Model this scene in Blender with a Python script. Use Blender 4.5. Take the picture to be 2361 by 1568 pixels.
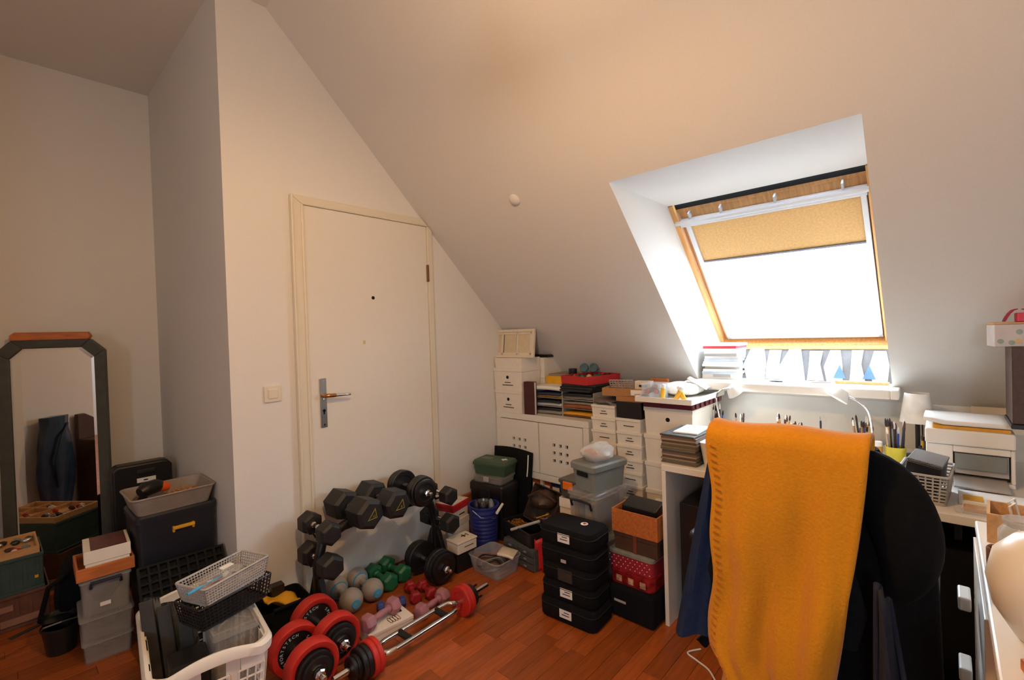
import bpy, math, random
from mathutils import Matrix, Vector, Euler
for o in list(bpy.data.objects): bpy.data.objects.remove(o, do_unlink=True)
SC = bpy.context.scene
COL = SC.collection
R = math.radians
random.seed(7)

# ------------------------------------------------------------------ camera
cam = bpy.data.cameras.new('camera'); cam_o = bpy.data.objects.new('camera', cam); COL.objects.link(cam_o)
cam.sensor_width = 36; cam.lens = 36 * 1087.05 / 2361; cam.clip_start = .02
yaw, pitch, roll = R(47.454), R(-0.8596), R(-1.8049)
fw = Vector((math.sin(yaw)*math.cos(pitch), math.cos(yaw)*math.cos(pitch), math.sin(pitch)))
rt = Vector((math.cos(yaw), -math.sin(yaw), 0)); up = rt.cross(fw)
r2 = rt*math.cos(roll) + up*math.sin(roll); u2 = up*math.cos(roll) - rt*math.sin(roll)
cam_o.matrix_world = Matrix(((r2.x, u2.x, -fw.x, 0), (r2.y, u2.y, -fw.y, 0), (r2.z, u2.z, -fw.z, 1.23), (0, 0, 0, 1)))
SC.camera = cam_o

# ------------------------------------------------------------------ world, lights, exposure
W = bpy.data.worlds.new('overcast'); SC.world = W; W.use_nodes = True
bg = W.node_tree.nodes['Background']; bg.inputs[0].default_value = (.70, .84, 1, 1); bg.inputs[1].default_value = 26.0
SC.view_settings.view_transform = 'Standard'; SC.view_settings.look = 'None'
SC.view_settings.gamma = 1; SC.view_settings.use_curve_mapping = False
SC.view_settings.exposure = 0.0
LAMP_POWER = 40.0
pl = bpy.data.lights.new('skylight_portal', 'AREA'); pl.shape = 'RECTANGLE'; pl.size = 1.0; pl.size_y = .80
pl.cycles.is_portal = True
plo = bpy.data.objects.new('skylight_portal', pl); COL.objects.link(plo)
pl2 = bpy.data.lights.new('fill_window_portal', 'AREA'); pl2.shape = 'RECTANGLE'; pl2.size = .8; pl2.size_y = .65; pl2.cycles.is_portal = True
plo2 = bpy.data.objects.new('fill_window_portal', pl2); COL.objects.link(plo2); plo2.location = (-2.08, -.975, 1.4); plo2.rotation_euler = (0, R(-90), 0)  # portal of the added fill window
plo.location = (2.70, .60, 1.50); plo.rotation_euler = (0, R(45), 0)

# ------------------------------------------------------------------ helpers
def lin(c):
    return tuple((x/255/12.92 if x/255 <= .04045 else ((x/255+.055)/1.055)**2.4) for x in c)
MATS = {}
def mat(name, rgb, rough=.6, metal=0, var=.10, scale=25, bump=0, clear=None, emit=None, obj_rand=0, stretch=None, sheen=0, spec=.5):
    if name in MATS: return MATS[name]
    m = bpy.data.materials.new(name); m.use_nodes = True; nt = m.node_tree; N = nt.nodes; L = nt.links
    p = N['Principled BSDF']; p.inputs['Roughness'].default_value = rough; p.inputs['Metallic'].default_value = metal
    p.inputs['Specular IOR Level'].default_value = spec
    c = lin(rgb)
    tc = N.new('ShaderNodeTexCoord'); mp = N.new('ShaderNodeMapping'); L.new(tc.outputs['Object'], mp.inputs[0])
    if stretch: mp.inputs['Scale'].default_value = stretch
    nz = N.new('ShaderNodeTexNoise'); nz.inputs['Scale'].default_value = scale; nz.inputs['Detail'].default_value = 4
    L.new(mp.outputs[0], nz.inputs['Vector'])
    rp = N.new('ShaderNodeValToRGB'); rp.color_ramp.elements[0].position = .3; rp.color_ramp.elements[1].position = .7
    rp.color_ramp.elements[0].color = tuple(x*(1-var) for x in c)+(1,); rp.color_ramp.elements[1].color = tuple(min(1, x*(1+var)) for x in c)+(1,)
    L.new(nz.outputs[0], rp.inputs[0]); src = rp.outputs[0]
    if obj_rand:
        oi = N.new('ShaderNodeObjectInfo'); ge = N.new('ShaderNodeNewGeometry'); ad = N.new('ShaderNodeMath'); ad.operation = 'ADD'
        L.new(oi.outputs['Random'], ad.inputs[0]); L.new(ge.outputs['Random Per Island'], ad.inputs[1])
        fr = N.new('ShaderNodeMath'); fr.operation = 'FRACT'; L.new(ad.outputs[0], fr.inputs[0])
        mr = N.new('ShaderNodeMapRange'); mr.inputs[3].default_value = 1-obj_rand; mr.inputs[4].default_value = 1+obj_rand
        L.new(fr.outputs[0], mr.inputs[0])
        hs = N.new('ShaderNodeHueSaturation'); L.new(src, hs.inputs['Color']); L.new(mr.outputs[0], hs.inputs['Value']); src = hs.outputs[0]
    L.new(src, p.inputs['Base Color'])
    if sheen: p.inputs['Sheen Weight'].default_value = sheen
    if bump:
        b = N.new('ShaderNodeBump'); b.inputs['Strength'].default_value = bump; b.inputs['Distance'].default_value = .003
        L.new(nz.outputs[0], b.inputs['Height']); L.new(b.outputs[0], p.inputs['Normal'])
    if emit: p.inputs['Emission Color'].default_value = c+(1,); p.inputs['Emission Strength'].default_value = emit
    if clear is not None:
        tr = N.new('ShaderNodeBsdfTransparent'); mx = N.new('ShaderNodeMixShader'); mx.inputs[0].default_value = clear
        out = N['Material Output']; L.new(tr.outputs[0], mx.inputs[1]); L.new(p.outputs[0], mx.inputs[2]); L.new(mx.outputs[0], out.inputs[0])
    MATS[name] = m; return m

def rr(w, d, r=0, z=0, n=4, cx=0, cy=0):
    """rounded rectangle ring"""
    if r <= 0: return [(cx-w/2, cy-d/2, z), (cx+w/2, cy-d/2, z), (cx+w/2, cy+d/2, z), (cx-w/2, cy+d/2, z)]
    out = []
    for sx, sy, a0 in ((1, -1, -90), (1, 1, 0), (-1, 1, 90), (-1, -1, 180)):
        for i in range(n+1):
            a = R(a0+90*i/n); out.append((cx+sx*(w/2-r)+r*math.cos(a), cy+sy*(d/2-r)+r*math.sin(a), z))
    return out

class MB:
    def __init__(s): s.v = []; s.f = []
    def add(s, vs, fs, M=None):
        k = len(s.v); s.v += [tuple(M @ Vector(v)) if M else tuple(v) for v in vs]; s.f += [tuple(i+k for i in f) for f in fs]; return s
    def bx(s, x0, x1, y0, y1, z0, z1, M=None):
        return s.add([(x0, y0, z0), (x1, y0, z0), (x1, y1, z0), (x0, y1, z0), (x0, y0, z1), (x1, y0, z1), (x1, y1, z1), (x0, y1, z1)],
            [(3, 2, 1, 0), (4, 5, 6, 7), (0, 1, 5, 4), (1, 2, 6, 5), (2, 3, 7, 6), (3, 0, 4, 7)], M)
    def loft(s, rings, cap=True, M=None, closed=True):
        n = len(rings[0]); vs = [p for r in rings for p in r]; fs = []
        for i in range(len(rings)-1):
            for j in range(n if closed else n-1):
                a, b = i*n+j, i*n+(j+1) % n; fs.append((a, b, b+n, a+n))
        if cap: fs += [tuple(range(n-1, -1, -1)), tuple(range((len(rings)-1)*n, len(rings)*n))]
        return s.add(vs, fs, M)
    def cyl(s, p0, p1, r0, r1=None, n=14):
        p0, p1 = Vector(p0), Vector(p1); r1 = r0 if r1 is None else r1
        q = (p1-p0).to_track_quat('Z', 'Y').to_matrix(); L = (p1-p0).length
        M = Matrix.Translation(p0) @ q.to_4x4()
        return s.lathe([(r0, 0), (r1, L)], n, M)
    def lathe(s, prof, n=20, M=None, a0=0):
        rings = [[(r*math.cos(a0+2*math.pi*i/n), r*math.sin(a0+2*math.pi*i/n), z) for i in range(n)] for r, z in ((max(r, 1e-4), z) for r, z in prof)]
        return s.loft(rings, True, M)
    def ext(s, poly, a, b, ax='z', M=None):
        if ax == 'z': g = lambda p, t: (p[0], p[1], t)
        elif ax == 'x': g = lambda p, t: (t, p[0], p[1])
        else: g = lambda p, t: (p[0], t, p[1])
        return s.loft([[g(p, a) for p in poly], [g(p, b) for p in poly]], True, M)
    def tube(s, pts, r, n=8, closed=False, M=None):
        pts = [Vector(p) for p in pts]; rings = []; k = len(pts); prev = None
        for i, p in enumerate(pts):
            if closed: t = pts[(i+1) % k]-pts[i-1]
            else: t = pts[min(i+1, k-1)]-pts[max(i-1, 0)]
            t.normalize()
            if prev is None: a = t.orthogonal().normalized()
            else:
                a = prev - t*prev.dot(t)
                a = a.normalized() if a.length > 1e-6 else t.orthogonal().normalized()
            prev = a; b = t.cross(a); rad = r[i] if isinstance(r, (list, tuple)) else r
            rings.append([tuple(p+a*rad*math.cos(2*math.pi*j/n)+b*rad*math.sin(2*math.pi*j/n)) for j in range(n)])
        if closed: rings.append(rings[0])
        return s.loft(rings, not closed, M)
    def pan(s, w, d, h, t=.004, taper=1.0, r=.0, z0=0, M=None):
        """open-topped container, base at z0"""
        return s.loft([rr(w*taper, d*taper, r*taper, z0), rr(w, d, r, z0+h), rr(w-2*t, d-2*t, max(r-t, r*.5), z0+h), rr(w*taper-2*t, d*taper-2*t, max(r-t, r*.5), z0+t)], True, M)
    def grid(s, fn, nu, nv):
        vs = [fn(i/nu, j/nv) for i in range(nu+1) for j in range(nv+1)]
        return s.add(vs, [(i*(nv+1)+j, (i+1)*(nv+1)+j, (i+1)*(nv+1)+j+1, i*(nv+1)+j+1) for i in range(nu) for j in range(nv)])
    def lattice(s, p00, p10, p01, p11, nu, nv, r, r2=None, skip=()):
        p00, p10, p01, p11 = map(Vector, (p00, p10, p01, p11)); g = lambda u, v: p00*(1-u)*(1-v)+p10*u*(1-v)+p01*(1-u)*v+p11*u*v
        for i in range(nu+1):
            s.tube([g(i/nu, 0), g(i/nu, 1)], r, 4)
        for j in range(nv+1):
            s.tube([g(0, j/nv), g(1, j/nv)], r2 or r, 4)
        return s
    def blob(s, c, rx, ry, rz, n=14, m=9, amp=.12, seed=0, M=None):
        rnd = random.Random(seed); ph = [rnd.uniform(0, 6.28) for _ in range(6)]
        rings = []
        for j in range(m+1):
            th = math.pi*(j+.001)/(m+.002)-math.pi/2; ring = []
            for i in range(n):
                a = 2*math.pi*i/n
                k = 1+amp*(math.sin(2*a+ph[0]+th)+.6*math.sin(3*a+ph[1]-2*th)+.5*math.sin(5*a+ph[2]+3*th))
                ring.append((c[0]+rx*k*math.cos(th)*math.cos(a), c[1]+ry*k*math.cos(th)*math.sin(a), c[2]+rz*math.sin(th)*(1+amp*.5*math.sin(2*a+ph[3]))))
            rings.append(ring)
        return s.loft(rings, True, M)
    def build(s, name, m, parent=None, bevel=0, smooth=False, loc=None, rz=0, seg=2, solid=0, sub=0):
        me = bpy.data.meshes.new(name); me.from_pydata(s.v, [], s.f); me.update()
        o = bpy.data.objects.new(name, me); COL.objects.link(o)
        me.materials.append(m)
        if smooth:
            me.polygons.foreach_set('use_smooth', [True]*len(me.polygons)); me.set_sharp_from_angle(angle=R(40 if smooth is True else smooth))
        if parent: o.parent = parent
        if loc: o.location = loc
        if rz: o.rotation_euler.z = R(rz)
        if solid: k = o.modifiers.new('s', 'SOLIDIFY'); k.thickness = solid; k.offset = 0
        if bevel: k = o.modifiers.new('b', 'BEVEL'); k.width = bevel; k.segments = seg; k.limit_method = 'ANGLE'; k.angle_limit = R(40)
        if sub: k = o.modifiers.new('u', 'SUBSURF'); k.levels = sub; k.render_levels = sub
        return o

def tag(o, label=None, cat=None, group=None, kind=None):
    if label: o['label'] = label
    if cat: o['category'] = cat
    if group: o['group'] = group
    if kind: o['kind'] = kind
    return o
def thing(name, label, cat, loc=(0, 0, 0), rz=0, group=None, rot=None):
    o = bpy.data.objects.new(name, None); COL.objects.link(o); o.empty_display_size = .05
    o.location = loc; o.rotation_euler = rot if rot else (0, 0, R(rz)); return tag(o, label, cat, group)
def struct(name, label=None):
    o = bpy.data.objects.new(name, None); COL.objects.link(o); o['kind'] = 'structure'
    if label: o['label'] = label
    return o
def dup(root, loc, rz=None, label=None, group=None, rot=None):
    def cp(o, par):
        c = o.copy(); COL.objects.link(c); c.parent = par
        for ch in o.children: cp(ch, c)
        return c
    r = cp(root, None); r.location = loc
    if rz is not None: r.rotation_euler = (0, 0, R(rz))
    if rot: r.rotation_euler = rot
    if label: r['label'] = label
    if group: r['group'] = group
    return r
def text(s, size):
    cu = bpy.data.curves.new('lettering', 'FONT'); cu.body = s; cu.size = size; cu.align_x = 'CENTER'; cu.align_y = 'CENTER'; cu.extrude = .0002
    o = bpy.data.objects.new('t', cu); COL.objects.link(o); dg = bpy.context.evaluated_depsgraph_get(); dg.update()
    me = bpy.data.meshes.new_from_object(o.evaluated_get(dg)); mb = MB()
    mb.v = [tuple(v.co) for v in me.vertices]; mb.f = [tuple(p.vertices) for p in me.polygons]
    bpy.data.objects.remove(o, do_unlink=True); bpy.data.curves.remove(cu); bpy.data.meshes.remove(me); return mb
def RX(a): return Matrix.Rotation(R(a), 4, 'X')
def RY(a): return Matrix.Rotation(R(a), 4, 'Y')
def RZ(a): return Matrix.Rotation(R(a), 4, 'Z')
TR = Matrix.Translation
ALY = RX(-90)            # lathe axis z -> +y
ALX = RY(90)             # lathe axis z -> +x

# ------------------------------------------------------------------ materials
m_wall = mat('wall_paint', (226, 223, 217), .85, var=.015, scale=160, bump=.12)
m_ceil = mat('ceiling_paint', (222, 219, 214), .9, var=.015, scale=160, bump=.12)
m_doorp = mat('door_lacquer', (228, 223, 212), .35, var=.01)
m_frame = mat('door_frame_lacquer', (222, 214, 194), .4, var=.01)
m_oak = mat('oak_strip', (160, 82, 36), .32, var=.22, scale=5, stretch=(1.5, 14, 14), obj_rand=.25, spec=.4)
m_joint = mat('floor_joint', (62, 34, 18), .6)
m_base = mat('skirting_wood', (150, 90, 48), .45, var=.2, scale=6, stretch=(1, 12, 12))
m_pine = mat('pine', (214, 160, 98), .5, var=.18, scale=5, stretch=(1, 16, 16))
m_alu = mat('white_aluminium', (205, 208, 212), .35, .3, var=.02)
m_steel = mat('brushed_steel', (170, 170, 168), .3, 1, var=.05)
m_chrome = mat('chrome', (225, 225, 225), .12, 1, var=.02)
m_black = mat('black_rubber', (26, 26, 27), .55, var=.2)
m_blackp = mat('black_plastic', (22, 22, 24), .4, var=.15)
m_blackf = mat('black_fabric', (15, 16, 20), .9, var=.25, scale=120, bump=.4, spec=.2)
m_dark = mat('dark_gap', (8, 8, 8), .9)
m_white = mat('white_laminate', (235, 230, 220), .4, var=.01)
m_wcard = mat('white_cardboard', (236, 228, 214), .7, var=.02)
m_paper = mat('paper', (238, 236, 230), .8, var=.02)
m_grey = mat('grey_plastic', (128, 134, 132), .45, var=.04)
m_lgrey = mat('light_grey_plastic', (176, 172, 168), .5, var=.05)
m_rattan = mat('taupe_plastic', (150, 140, 134), .55, var=.08, scale=60)
m_clear = mat('clear_plastic', (205, 205, 205), .25, var=.02, clear=.26)
m_clearw = mat('cloudy_plastic', (186, 182, 176), .35, var=.05, clear=.30)
m_glass = mat('glass', (240, 245, 245), .04, var=0, clear=.10)
m_wood = mat('orange_wood', (186, 106, 50), .5, var=.22, scale=6, stretch=(2, 14, 14))
m_woodl = mat('light_wood', (206, 160, 108), .5, var=.15, scale=6, stretch=(2, 14, 14))
m_woodd = mat('dark_wood', (70, 44, 28), .5, var=.2, scale=6, stretch=(2, 14, 14))
m_card = mat('brown_cardboard', (170, 120, 72), .8, var=.06)
m_brown = mat('brown_box', (74, 46, 32), .7, var=.1)
m_red = mat('red_rubber', (196, 44, 34), .5, var=.08)
m_redp = mat('red_plastic', (190, 34, 34), .45, var=.08)
m_green = mat('green_rubber', (20, 96, 62), .5, var=.1)
m_mauve = mat('mauve_vinyl', (166, 112, 122), .5, var=.06)
m_blue = mat('blue_plastic', (34, 44, 120), .5, var=.1)
m_navy = mat('navy_plastic', (26, 30, 42), .45, var=.1)
m_teal = mat('teal_metal', (52, 76, 74), .6, var=.15)
m_rust = mat('rust_brown', (104, 66, 54), .7, var=.2)
m_yel = mat('yellow', (226, 170, 30), .6, var=.08)
m_stone = mat('grey_vinyl', (158, 150, 140), .6, var=.05)
m_sky = mat('sky_blue_rubber', (70, 160, 205), .5, var=.05)
m_ink = mat('black_ink', (20, 20, 20), .8, var=0)
m_wine = mat('wine_plastic', (96, 18, 34), .4, var=.1)
m_olive = mat('dark_green_plastic', (58, 82, 62), .5, var=.1)
m_mirror = mat('mirror_glass', (238, 236, 232), .015, 1, var=0)
m_mframe = mat('grey_green_frame', (68, 70, 64), .5, var=.15)
m_fleece = mat('mustard_fleece', (210, 138, 28), .95, var=.05, scale=160, bump=.5, sheen=.15, spec=.1)
m_stitch = mat('orange_thread', (196, 104, 24), .8)
m_jacket = mat('blue_knit', (34, 46, 76), .95, var=.15, scale=80, bump=.3, spec=.1)
m_coat = mat('black_wool', (13, 13, 15), .95, var=.2, scale=70, bump=.4, spec=.15)
m_blind = mat('blind_fabric', (214, 176, 118), .9, var=.12, scale=90)
_nt = m_blind.node_tree; _tl = _nt.nodes.new('ShaderNodeBsdfTranslucent'); _tl.inputs[0].default_value = (.50, .34, .20, 1); _mx = _nt.nodes.new('ShaderNodeMixShader'); _mx.inputs[0].default_value = .12
_nt.links.new(_nt.nodes['Principled BSDF'].outputs[0], _mx.inputs[1]); _nt.links.new(_tl.outputs[0], _mx.inputs[2]); _nt.links.new(_mx.outputs[0], _nt.nodes['Material Output'].inputs[0])
m_cream = mat('cream_glaze', (228, 216, 196), .35, var=.03)

# ------------------------------------------------------------------ room shell
XK, YD, ZC, YR, XC, XL, YB = 2.698, 2.208, 2.712, 3.486, .652, -2.0, -2.0
SL = 3.564                      # the 45 degree roof slope: x + z = SL
XT = SL-ZC                      # where the slope meets the flat ceiling
XREC = -1.0
# floor base and parquet
fl = MB().bx(XL, XK, YB, YR, -.06, -.006).build('floor', m_joint); fl['kind'] = 'structure'
strip_w = .067; SHORT = {}
def strip_mesh(w, l):
    key = round(l, 3)
    if key not in SHORT:
        mb = MB().loft([rr(l-.0012, w-.0012, 0, -.006), rr(l-.0012, w-.0012, 0, -.0006), rr(l-.0028, w-.0028, 0, 0)])
        me = bpy.data.meshes.new('floor_strip'); me.from_pydata(mb.v, [], mb.f); me.materials.append(m_oak); SHORT[key] = me
    return SHORT[key]
rnd = random.Random(3); far = MB(); n_near = 0
lens_ = [.28, .34, .40, .46, .52]
cands = []
for j in range(int((YR-YB)/strip_w)):
    y = YB+strip_w*(j+.5); x = XL-rnd.random()*.4
    while x < XK:
        l = rnd.choice(lens_); cands.append((x+l/2, y, l)); x += l
def near_score(c):
    x, y, l = c
    depth = .737*x+.676*y; side = .676*x-.737*y
    if depth < .9 or abs(side) > depth*1.12: return 99
    if y > 3.3 or (y > 2.2 and x > .65): return 99
    if x > 2.25 or (y < .7 and x > .9): return 50+depth
    return depth
cands.sort(key=near_score)
for k, (x, y, l) in enumerate(cands):
    x0, x1 = max(x-l/2, XL), min(x+l/2, XK)
    if x1-x0 < .03: continue
    full = abs((x1-x0)-l) < 1e-6
    if n_near < 280 and near_score((x, y, l)) < 40 and full:
        o = bpy.data.objects.new('floor_strip', strip_mesh(strip_w, l)); COL.objects.link(o); o.location = (x, y, 0); o.parent = fl; n_near += 1
    else:
        far.loft([rr(x1-x0-.0012, strip_w-.0012, 0, -.006, cx=(x0+x1)/2, cy=y), rr(x1-x0-.0012, strip_w-.0012, 0, 0, cx=(x0+x1)/2, cy=y)])
fo = far.build('floor_strips', m_oak, fl); fo['kind'] = 'stuff'

def wall(name, mb, m=m_wall):
    o = mb.build(name, m); o['kind'] = 'structure'; return o
KW = SL-XK                      # knee wall height
wall('wall_door', MB().ext([(XC, -.06), (XK+.1, -.06), (XK+.1, KW-.1), (XT, ZC), (XC, ZC)], YD, YD+.12, 'y'))
wall('wall_return', MB().bx(XC, XC+.12, YD+.12, YR, -.06, ZC))
wall('wall_recess', MB().bx(XREC-.1, XC+.12, YR, YR+.1, -.06, ZC))
wall('wall_recess_left', MB().bx(XREC-.1, XREC, 1.2, YR, -.06, ZC))
wall('wall_left', MB().bx(XL-.1, XL, YB, -1.3, -.06, ZC).bx(XL-.1, XL, -.65, 1.2, -.06, ZC).bx(XL-.1, XL, -1.3, -.65, -.06, 1.0).bx(XL-.1, XL, -1.3, -.65, 1.8, ZC))
wall('wall_left_return', MB().bx(XL-.1, XREC-.1, 1.2, 1.3, -.06, ZC))
wall('wall_back', MB().ext([(XL, -.06), (XK+.1, -.06), (XK+.1, KW-.1), (XT, ZC), (XL, ZC)], YB-.1, YB, 'y'))
wall('wall_knee', MB().bx(XK, XK+.1, YB, YD, -.06, KW))
wall('ceiling', MB().bx(XL-.1, XT, YB-.1, YR+.1, ZC, ZC+.1), m_ceil)
D = .570; WY0, WY1, WZT, WZS = .170, 1.013, 1.839, .903      # window reveal: sides, top, sill underside
SLO = MB()
SLO.ext([(XT, ZC), (XK, KW), (XK+D, KW), (XT+D, ZC)], WY1, YD+.12, 'y')
SLO.ext([(XT, ZC), (XK, KW), (XK+D, KW), (XT+D, ZC)], YB-.1, WY0, 'y')
SLO.ext([(XT, ZC), (SL-WZT, WZT), (SL-WZT+D, WZT), (XT+D, ZC)], WY0, WY1, 'y')
SLO.ext([(SL-WZS, WZS), (XK, KW), (XK+D, KW), (3.09, WZS)], WY0, WY1, 'y')
SLO.bx(3.034, 3.09, WY0, WY1, WZS, 1.081)
wall('wall_slope', SLO, m_ceil)
bb = MB().bx(1.727, XK, YD-.015, YD, 0, .045); bb.bx(XC, .918, YD-.015, YD, 0, .045)
o = bb.build('baseboard_door', m_base, bevel=.004); o['kind'] = 'structure'
o = MB().bx(XREC, XC, YR-.014, YR, 0, .045).build('baseboard_recess', m_base, bevel=.004); o['kind'] = 'structure'
o = MB().bx(XC-.014, XC, YD-.015, YR-.014, 0, .045).build('baseboard_return', m_base, bevel=.004); o['kind'] = 'structure'

# ------------------------------------------------------------------ door
d1 = struct('door_1', 'cream lacquered flush door with a chamfered top corner under the sloping ceiling')
fr = MB()
fr.ext([(.920, 0), (.920, 1.898), (.978, 1.858), (.978, 0)], YD-.020, YD, 'y')
fr.ext([(.920, 1.898), (1.658, 1.898), (1.700, 1.858), (.978, 1.858)], YD-.020, YD, 'y')
fr.ext([(1.690, 0), (1.690, 1.858), (1.700, 1.858), (1.726, 1.834), (1.726, 0)], YD-.020, YD, 'y')
fr.build('door_frame', m_frame, d1, bevel=.005)
MB().bx(.920, .932, YD-.027, YD-.017, 0, 1.898).build('frame_moulding', m_frame, d1, bevel=.004)
MB().bx(.966, .978, YD-.025, YD-.017, 0, 1.858).build('frame_moulding', m_frame, d1, bevel=.004)
MB().bx(.979, 1.689, YD-.010, YD, .006, 1.857).build('door_leaf', m_doorp, d1, bevel=.002)
hp = MB().bx(1.027, 1.059, YD-.017, YD-.010, .806, 1.041).build('handle_plate', m_steel, d1, bevel=.002)
for z in (1.028, .943, .820): MB().cyl((1.043, YD-.0195, z), (1.043, YD-.016, z), .0042).build('screw', m_chrome, hp)
MB().cyl((1.044, YD-.0185, .887), (1.044, YD-.016, .887), .007, n=20).bx(1.041, 1.047, YD-.0185, YD-.016, .869, .886).build('keyhole', m_dark, hp)
hd = MB().tube([(1.043, YD-.017, .960), (1.043, YD-.042, .960), (1.048, YD-.048, .960), (1.058, YD-.052, .959), (1.087, YD-.053, .958)], [.010, .0095, .0095, .0095, .0087], 12)
hl = hd.build('handle', mat('bronze_grip', (186, 140, 92), .3, 1), d1, smooth=True)
MB().tube([(1.085, YD-.053, .958), (1.128, YD-.053, .957), (1.161, YD-.053, .955), (1.165, YD-.053, .955)], [.008, .007, .0062, .0025], 12).build('lever', m_chrome, hl, smooth=True)
MB().cyl((1.332, YD-.0115, 1.436), (1.332, YD-.009, 1.436), .009, n=18).build('peephole', m_dark, d1)
MB().bx(1.683, 1.695, YD-.023, YD-.008, 1.540, 1.638).build('hinge', mat('hinge_brown', (126, 92, 70), .5, .5), d1, bevel=.003)
MB().bx(1.266, 1.279, YD-.0105, YD-.0096, 1.197, 1.216).build('tape_mark', mat('tape', (206, 190, 150), .7), d1)
sw = thing('light_switch', 'cream square light switch on the wall left of the door', 'switch', (.818, YD, .993))
MB().bx(-.037, .037, -.009, 0, -.037, .037).build('cover_plate', m_frame, sw, bevel=.004)
MB().bx(-.021, .021, -.013, -.005, -.021, .021).build('rocker', m_frame, sw, bevel=.003)
tag(MB().lathe([(.028, 0), (.028, .007), (.021, .015), (.007, .018)], 24, TR((1.695, 1.509, 1.869)) @ RY(-135)).build('ceiling_cap', m_ceil, smooth=True), 'small round white cap on the sloping ceiling', 'cover')

# ------------------------------------------------------------------ roof window
w1 = struct('window_1', 'pine roof window with a beige roller blind pulled half down')
S2 = math.sqrt(.5); WM = TR((2.2933, 0, 1.8392)) @ RY(45) @ Matrix.Scale(.83, 4)   # local x: down the slope, z: outwards
w1.matrix_world = WM
Y0, Y1, SB = .235, 1.238, 1.26
f = MB().bx(.0, SB, Y0-.03, Y0+.028, -.01, .10).bx(.0, SB, Y1-.045, Y1+.03, -.01, .10).bx(SB-.06, SB, Y0, Y1, -.03, .10).bx(.03, .075, Y0, Y1, .03, .10)
f.build('window_frame', m_pine, w1, bevel=.003)
MB().bx(-.03, .045, Y0, Y1, .02, .09).build('vent_gap_shade', m_dark, w1)  # solid black box, stands in for the shade of the recess
MB().bx(.055, .17, Y0+.03, Y1-.05, .035, .085).bx(1.13, 1.20, Y0+.03, Y1-.05, .03, .085).bx(.17, 1.13, Y0+.03, Y0+.05, .03, .085).bx(.17, 1.13, Y1-.075, Y1-.05, .03, .085).build('sash', m_pine, w1, bevel=.003)
vb = MB().bx(.108, .128, Y0+.02, Y1-.03, -.035, -.012).bx(.120, .16, Y0+.03, Y1-.05, -.012, .03).build('ventilation_bar', m_alu, w1, bevel=.003)
for y in (.36, .66, .94, 1.12): MB().bx(.07, .11, y-.005, y+.005, -.008, .034).build('bracket', m_alu, vb, bevel=.002)
MB().bx(.15, 1.17, Y0+.035, Y0+.06, -.002, .03).bx(.15, 1.17, Y1-.105, Y1-.075, -.002, .03).bx(1.128, 1.17, Y0+.035, Y1-.075, -.002, .03).build('blind_rail', m_alu, w1, bevel=.003)
MB().bx(.155, .455, Y0+.06, Y1-.105, .012, .015).build('roller_blind', m_blind, w1)
MB().bx(.448, .462, Y0+.058, Y1-.103, .004, .020).build('blind_bar', mat('bar_grey', (120, 122, 130), .4, .5), w1, bevel=.002)
MB().bx(.165, 1.14, Y0+.045, Y1-.07, .055, .062).build('pane', m_glass, w1)
sl = MB().bx(2.490, 3.034, WY0, WY1, WZS, .944).bx(2.490, SL-.944, .141, WY0, WZS, .944).bx(2.490, SL-.944, WY1, 1.037, WZS, .944).build('trim_1', m_white, bevel=.006)
tag(sl, 'white window sill board under the roof window', None, None, 'structure')

w2 = struct('fill_window', 'unseen white framed window added behind the viewer for cool fill light')  # added out-of-view window, brings cool fill onto the right-hand slope
MB().bx(XL-.09, XL-.03, -1.3, -1.26, 1.0, 1.8).bx(XL-.09, XL-.03, -.69, -.65, 1.0, 1.8).bx(XL-.09, XL-.03, -1.26, -.69, 1.0, 1.04).bx(XL-.09, XL-.03, -1.26, -.69, 1.76, 1.8).build('window_frame', m_white, w2, bevel=.004)
MB().bx(XL-.065, XL-.058, -1.26, -.69, 1.04, 1.76).build('pane', m_glass, w2)

# ------------------------------------------------------------------ pendant lamp above the frame
pe = thing('pendant_lamp', 'pendant lamp with a translucent conical shade hanging under the ceiling', 'lamp', (.50, .70, ZC))
MB().lathe([(.05, 0), (.05, -.02), (.012, -.034)], 20).build('ceiling_rose', m_white, pe, smooth=True)
MB().cyl((0, 0, -.03), (0, 0, -.60), .004).build('cord', m_white, pe)
MB().lathe([(.02, -.60), (.024, -.64), (.012, -.642)], 16).build('socket', m_white, pe, smooth=True)
MB().lathe([(.001, -.71), (.018, -.705), (.028, -.69), (.030, -.675), (.024, -.66), (.014, -.642)], 20).build('bulb', mat('bulb_glow', (255, 214, 150), .5, emit=6), pe, smooth=True)
MB().loft([[(q_*math.cos(2*math.pi*i/32), q_*math.sin(2*math.pi*i/32), z_) for i in range(32)] for q_, z_ in ((.025, -.615), (.09, -.64), (.17, -.735))], False).build('shade', mat('shade_fabric', (235, 210, 170), .8, clear=.55), pe, smooth=True)
pt = bpy.data.lights.new('lamp_light', 'POINT'); pt.energy = LAMP_POWER; pt.color = (1, .60, .27); pt.shadow_soft_size = .035
pto = bpy.data.objects.new('lamp_light', pt); COL.objects.link(pto); pto.parent = pe; pto.location = (0, 0, -.755)

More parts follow.
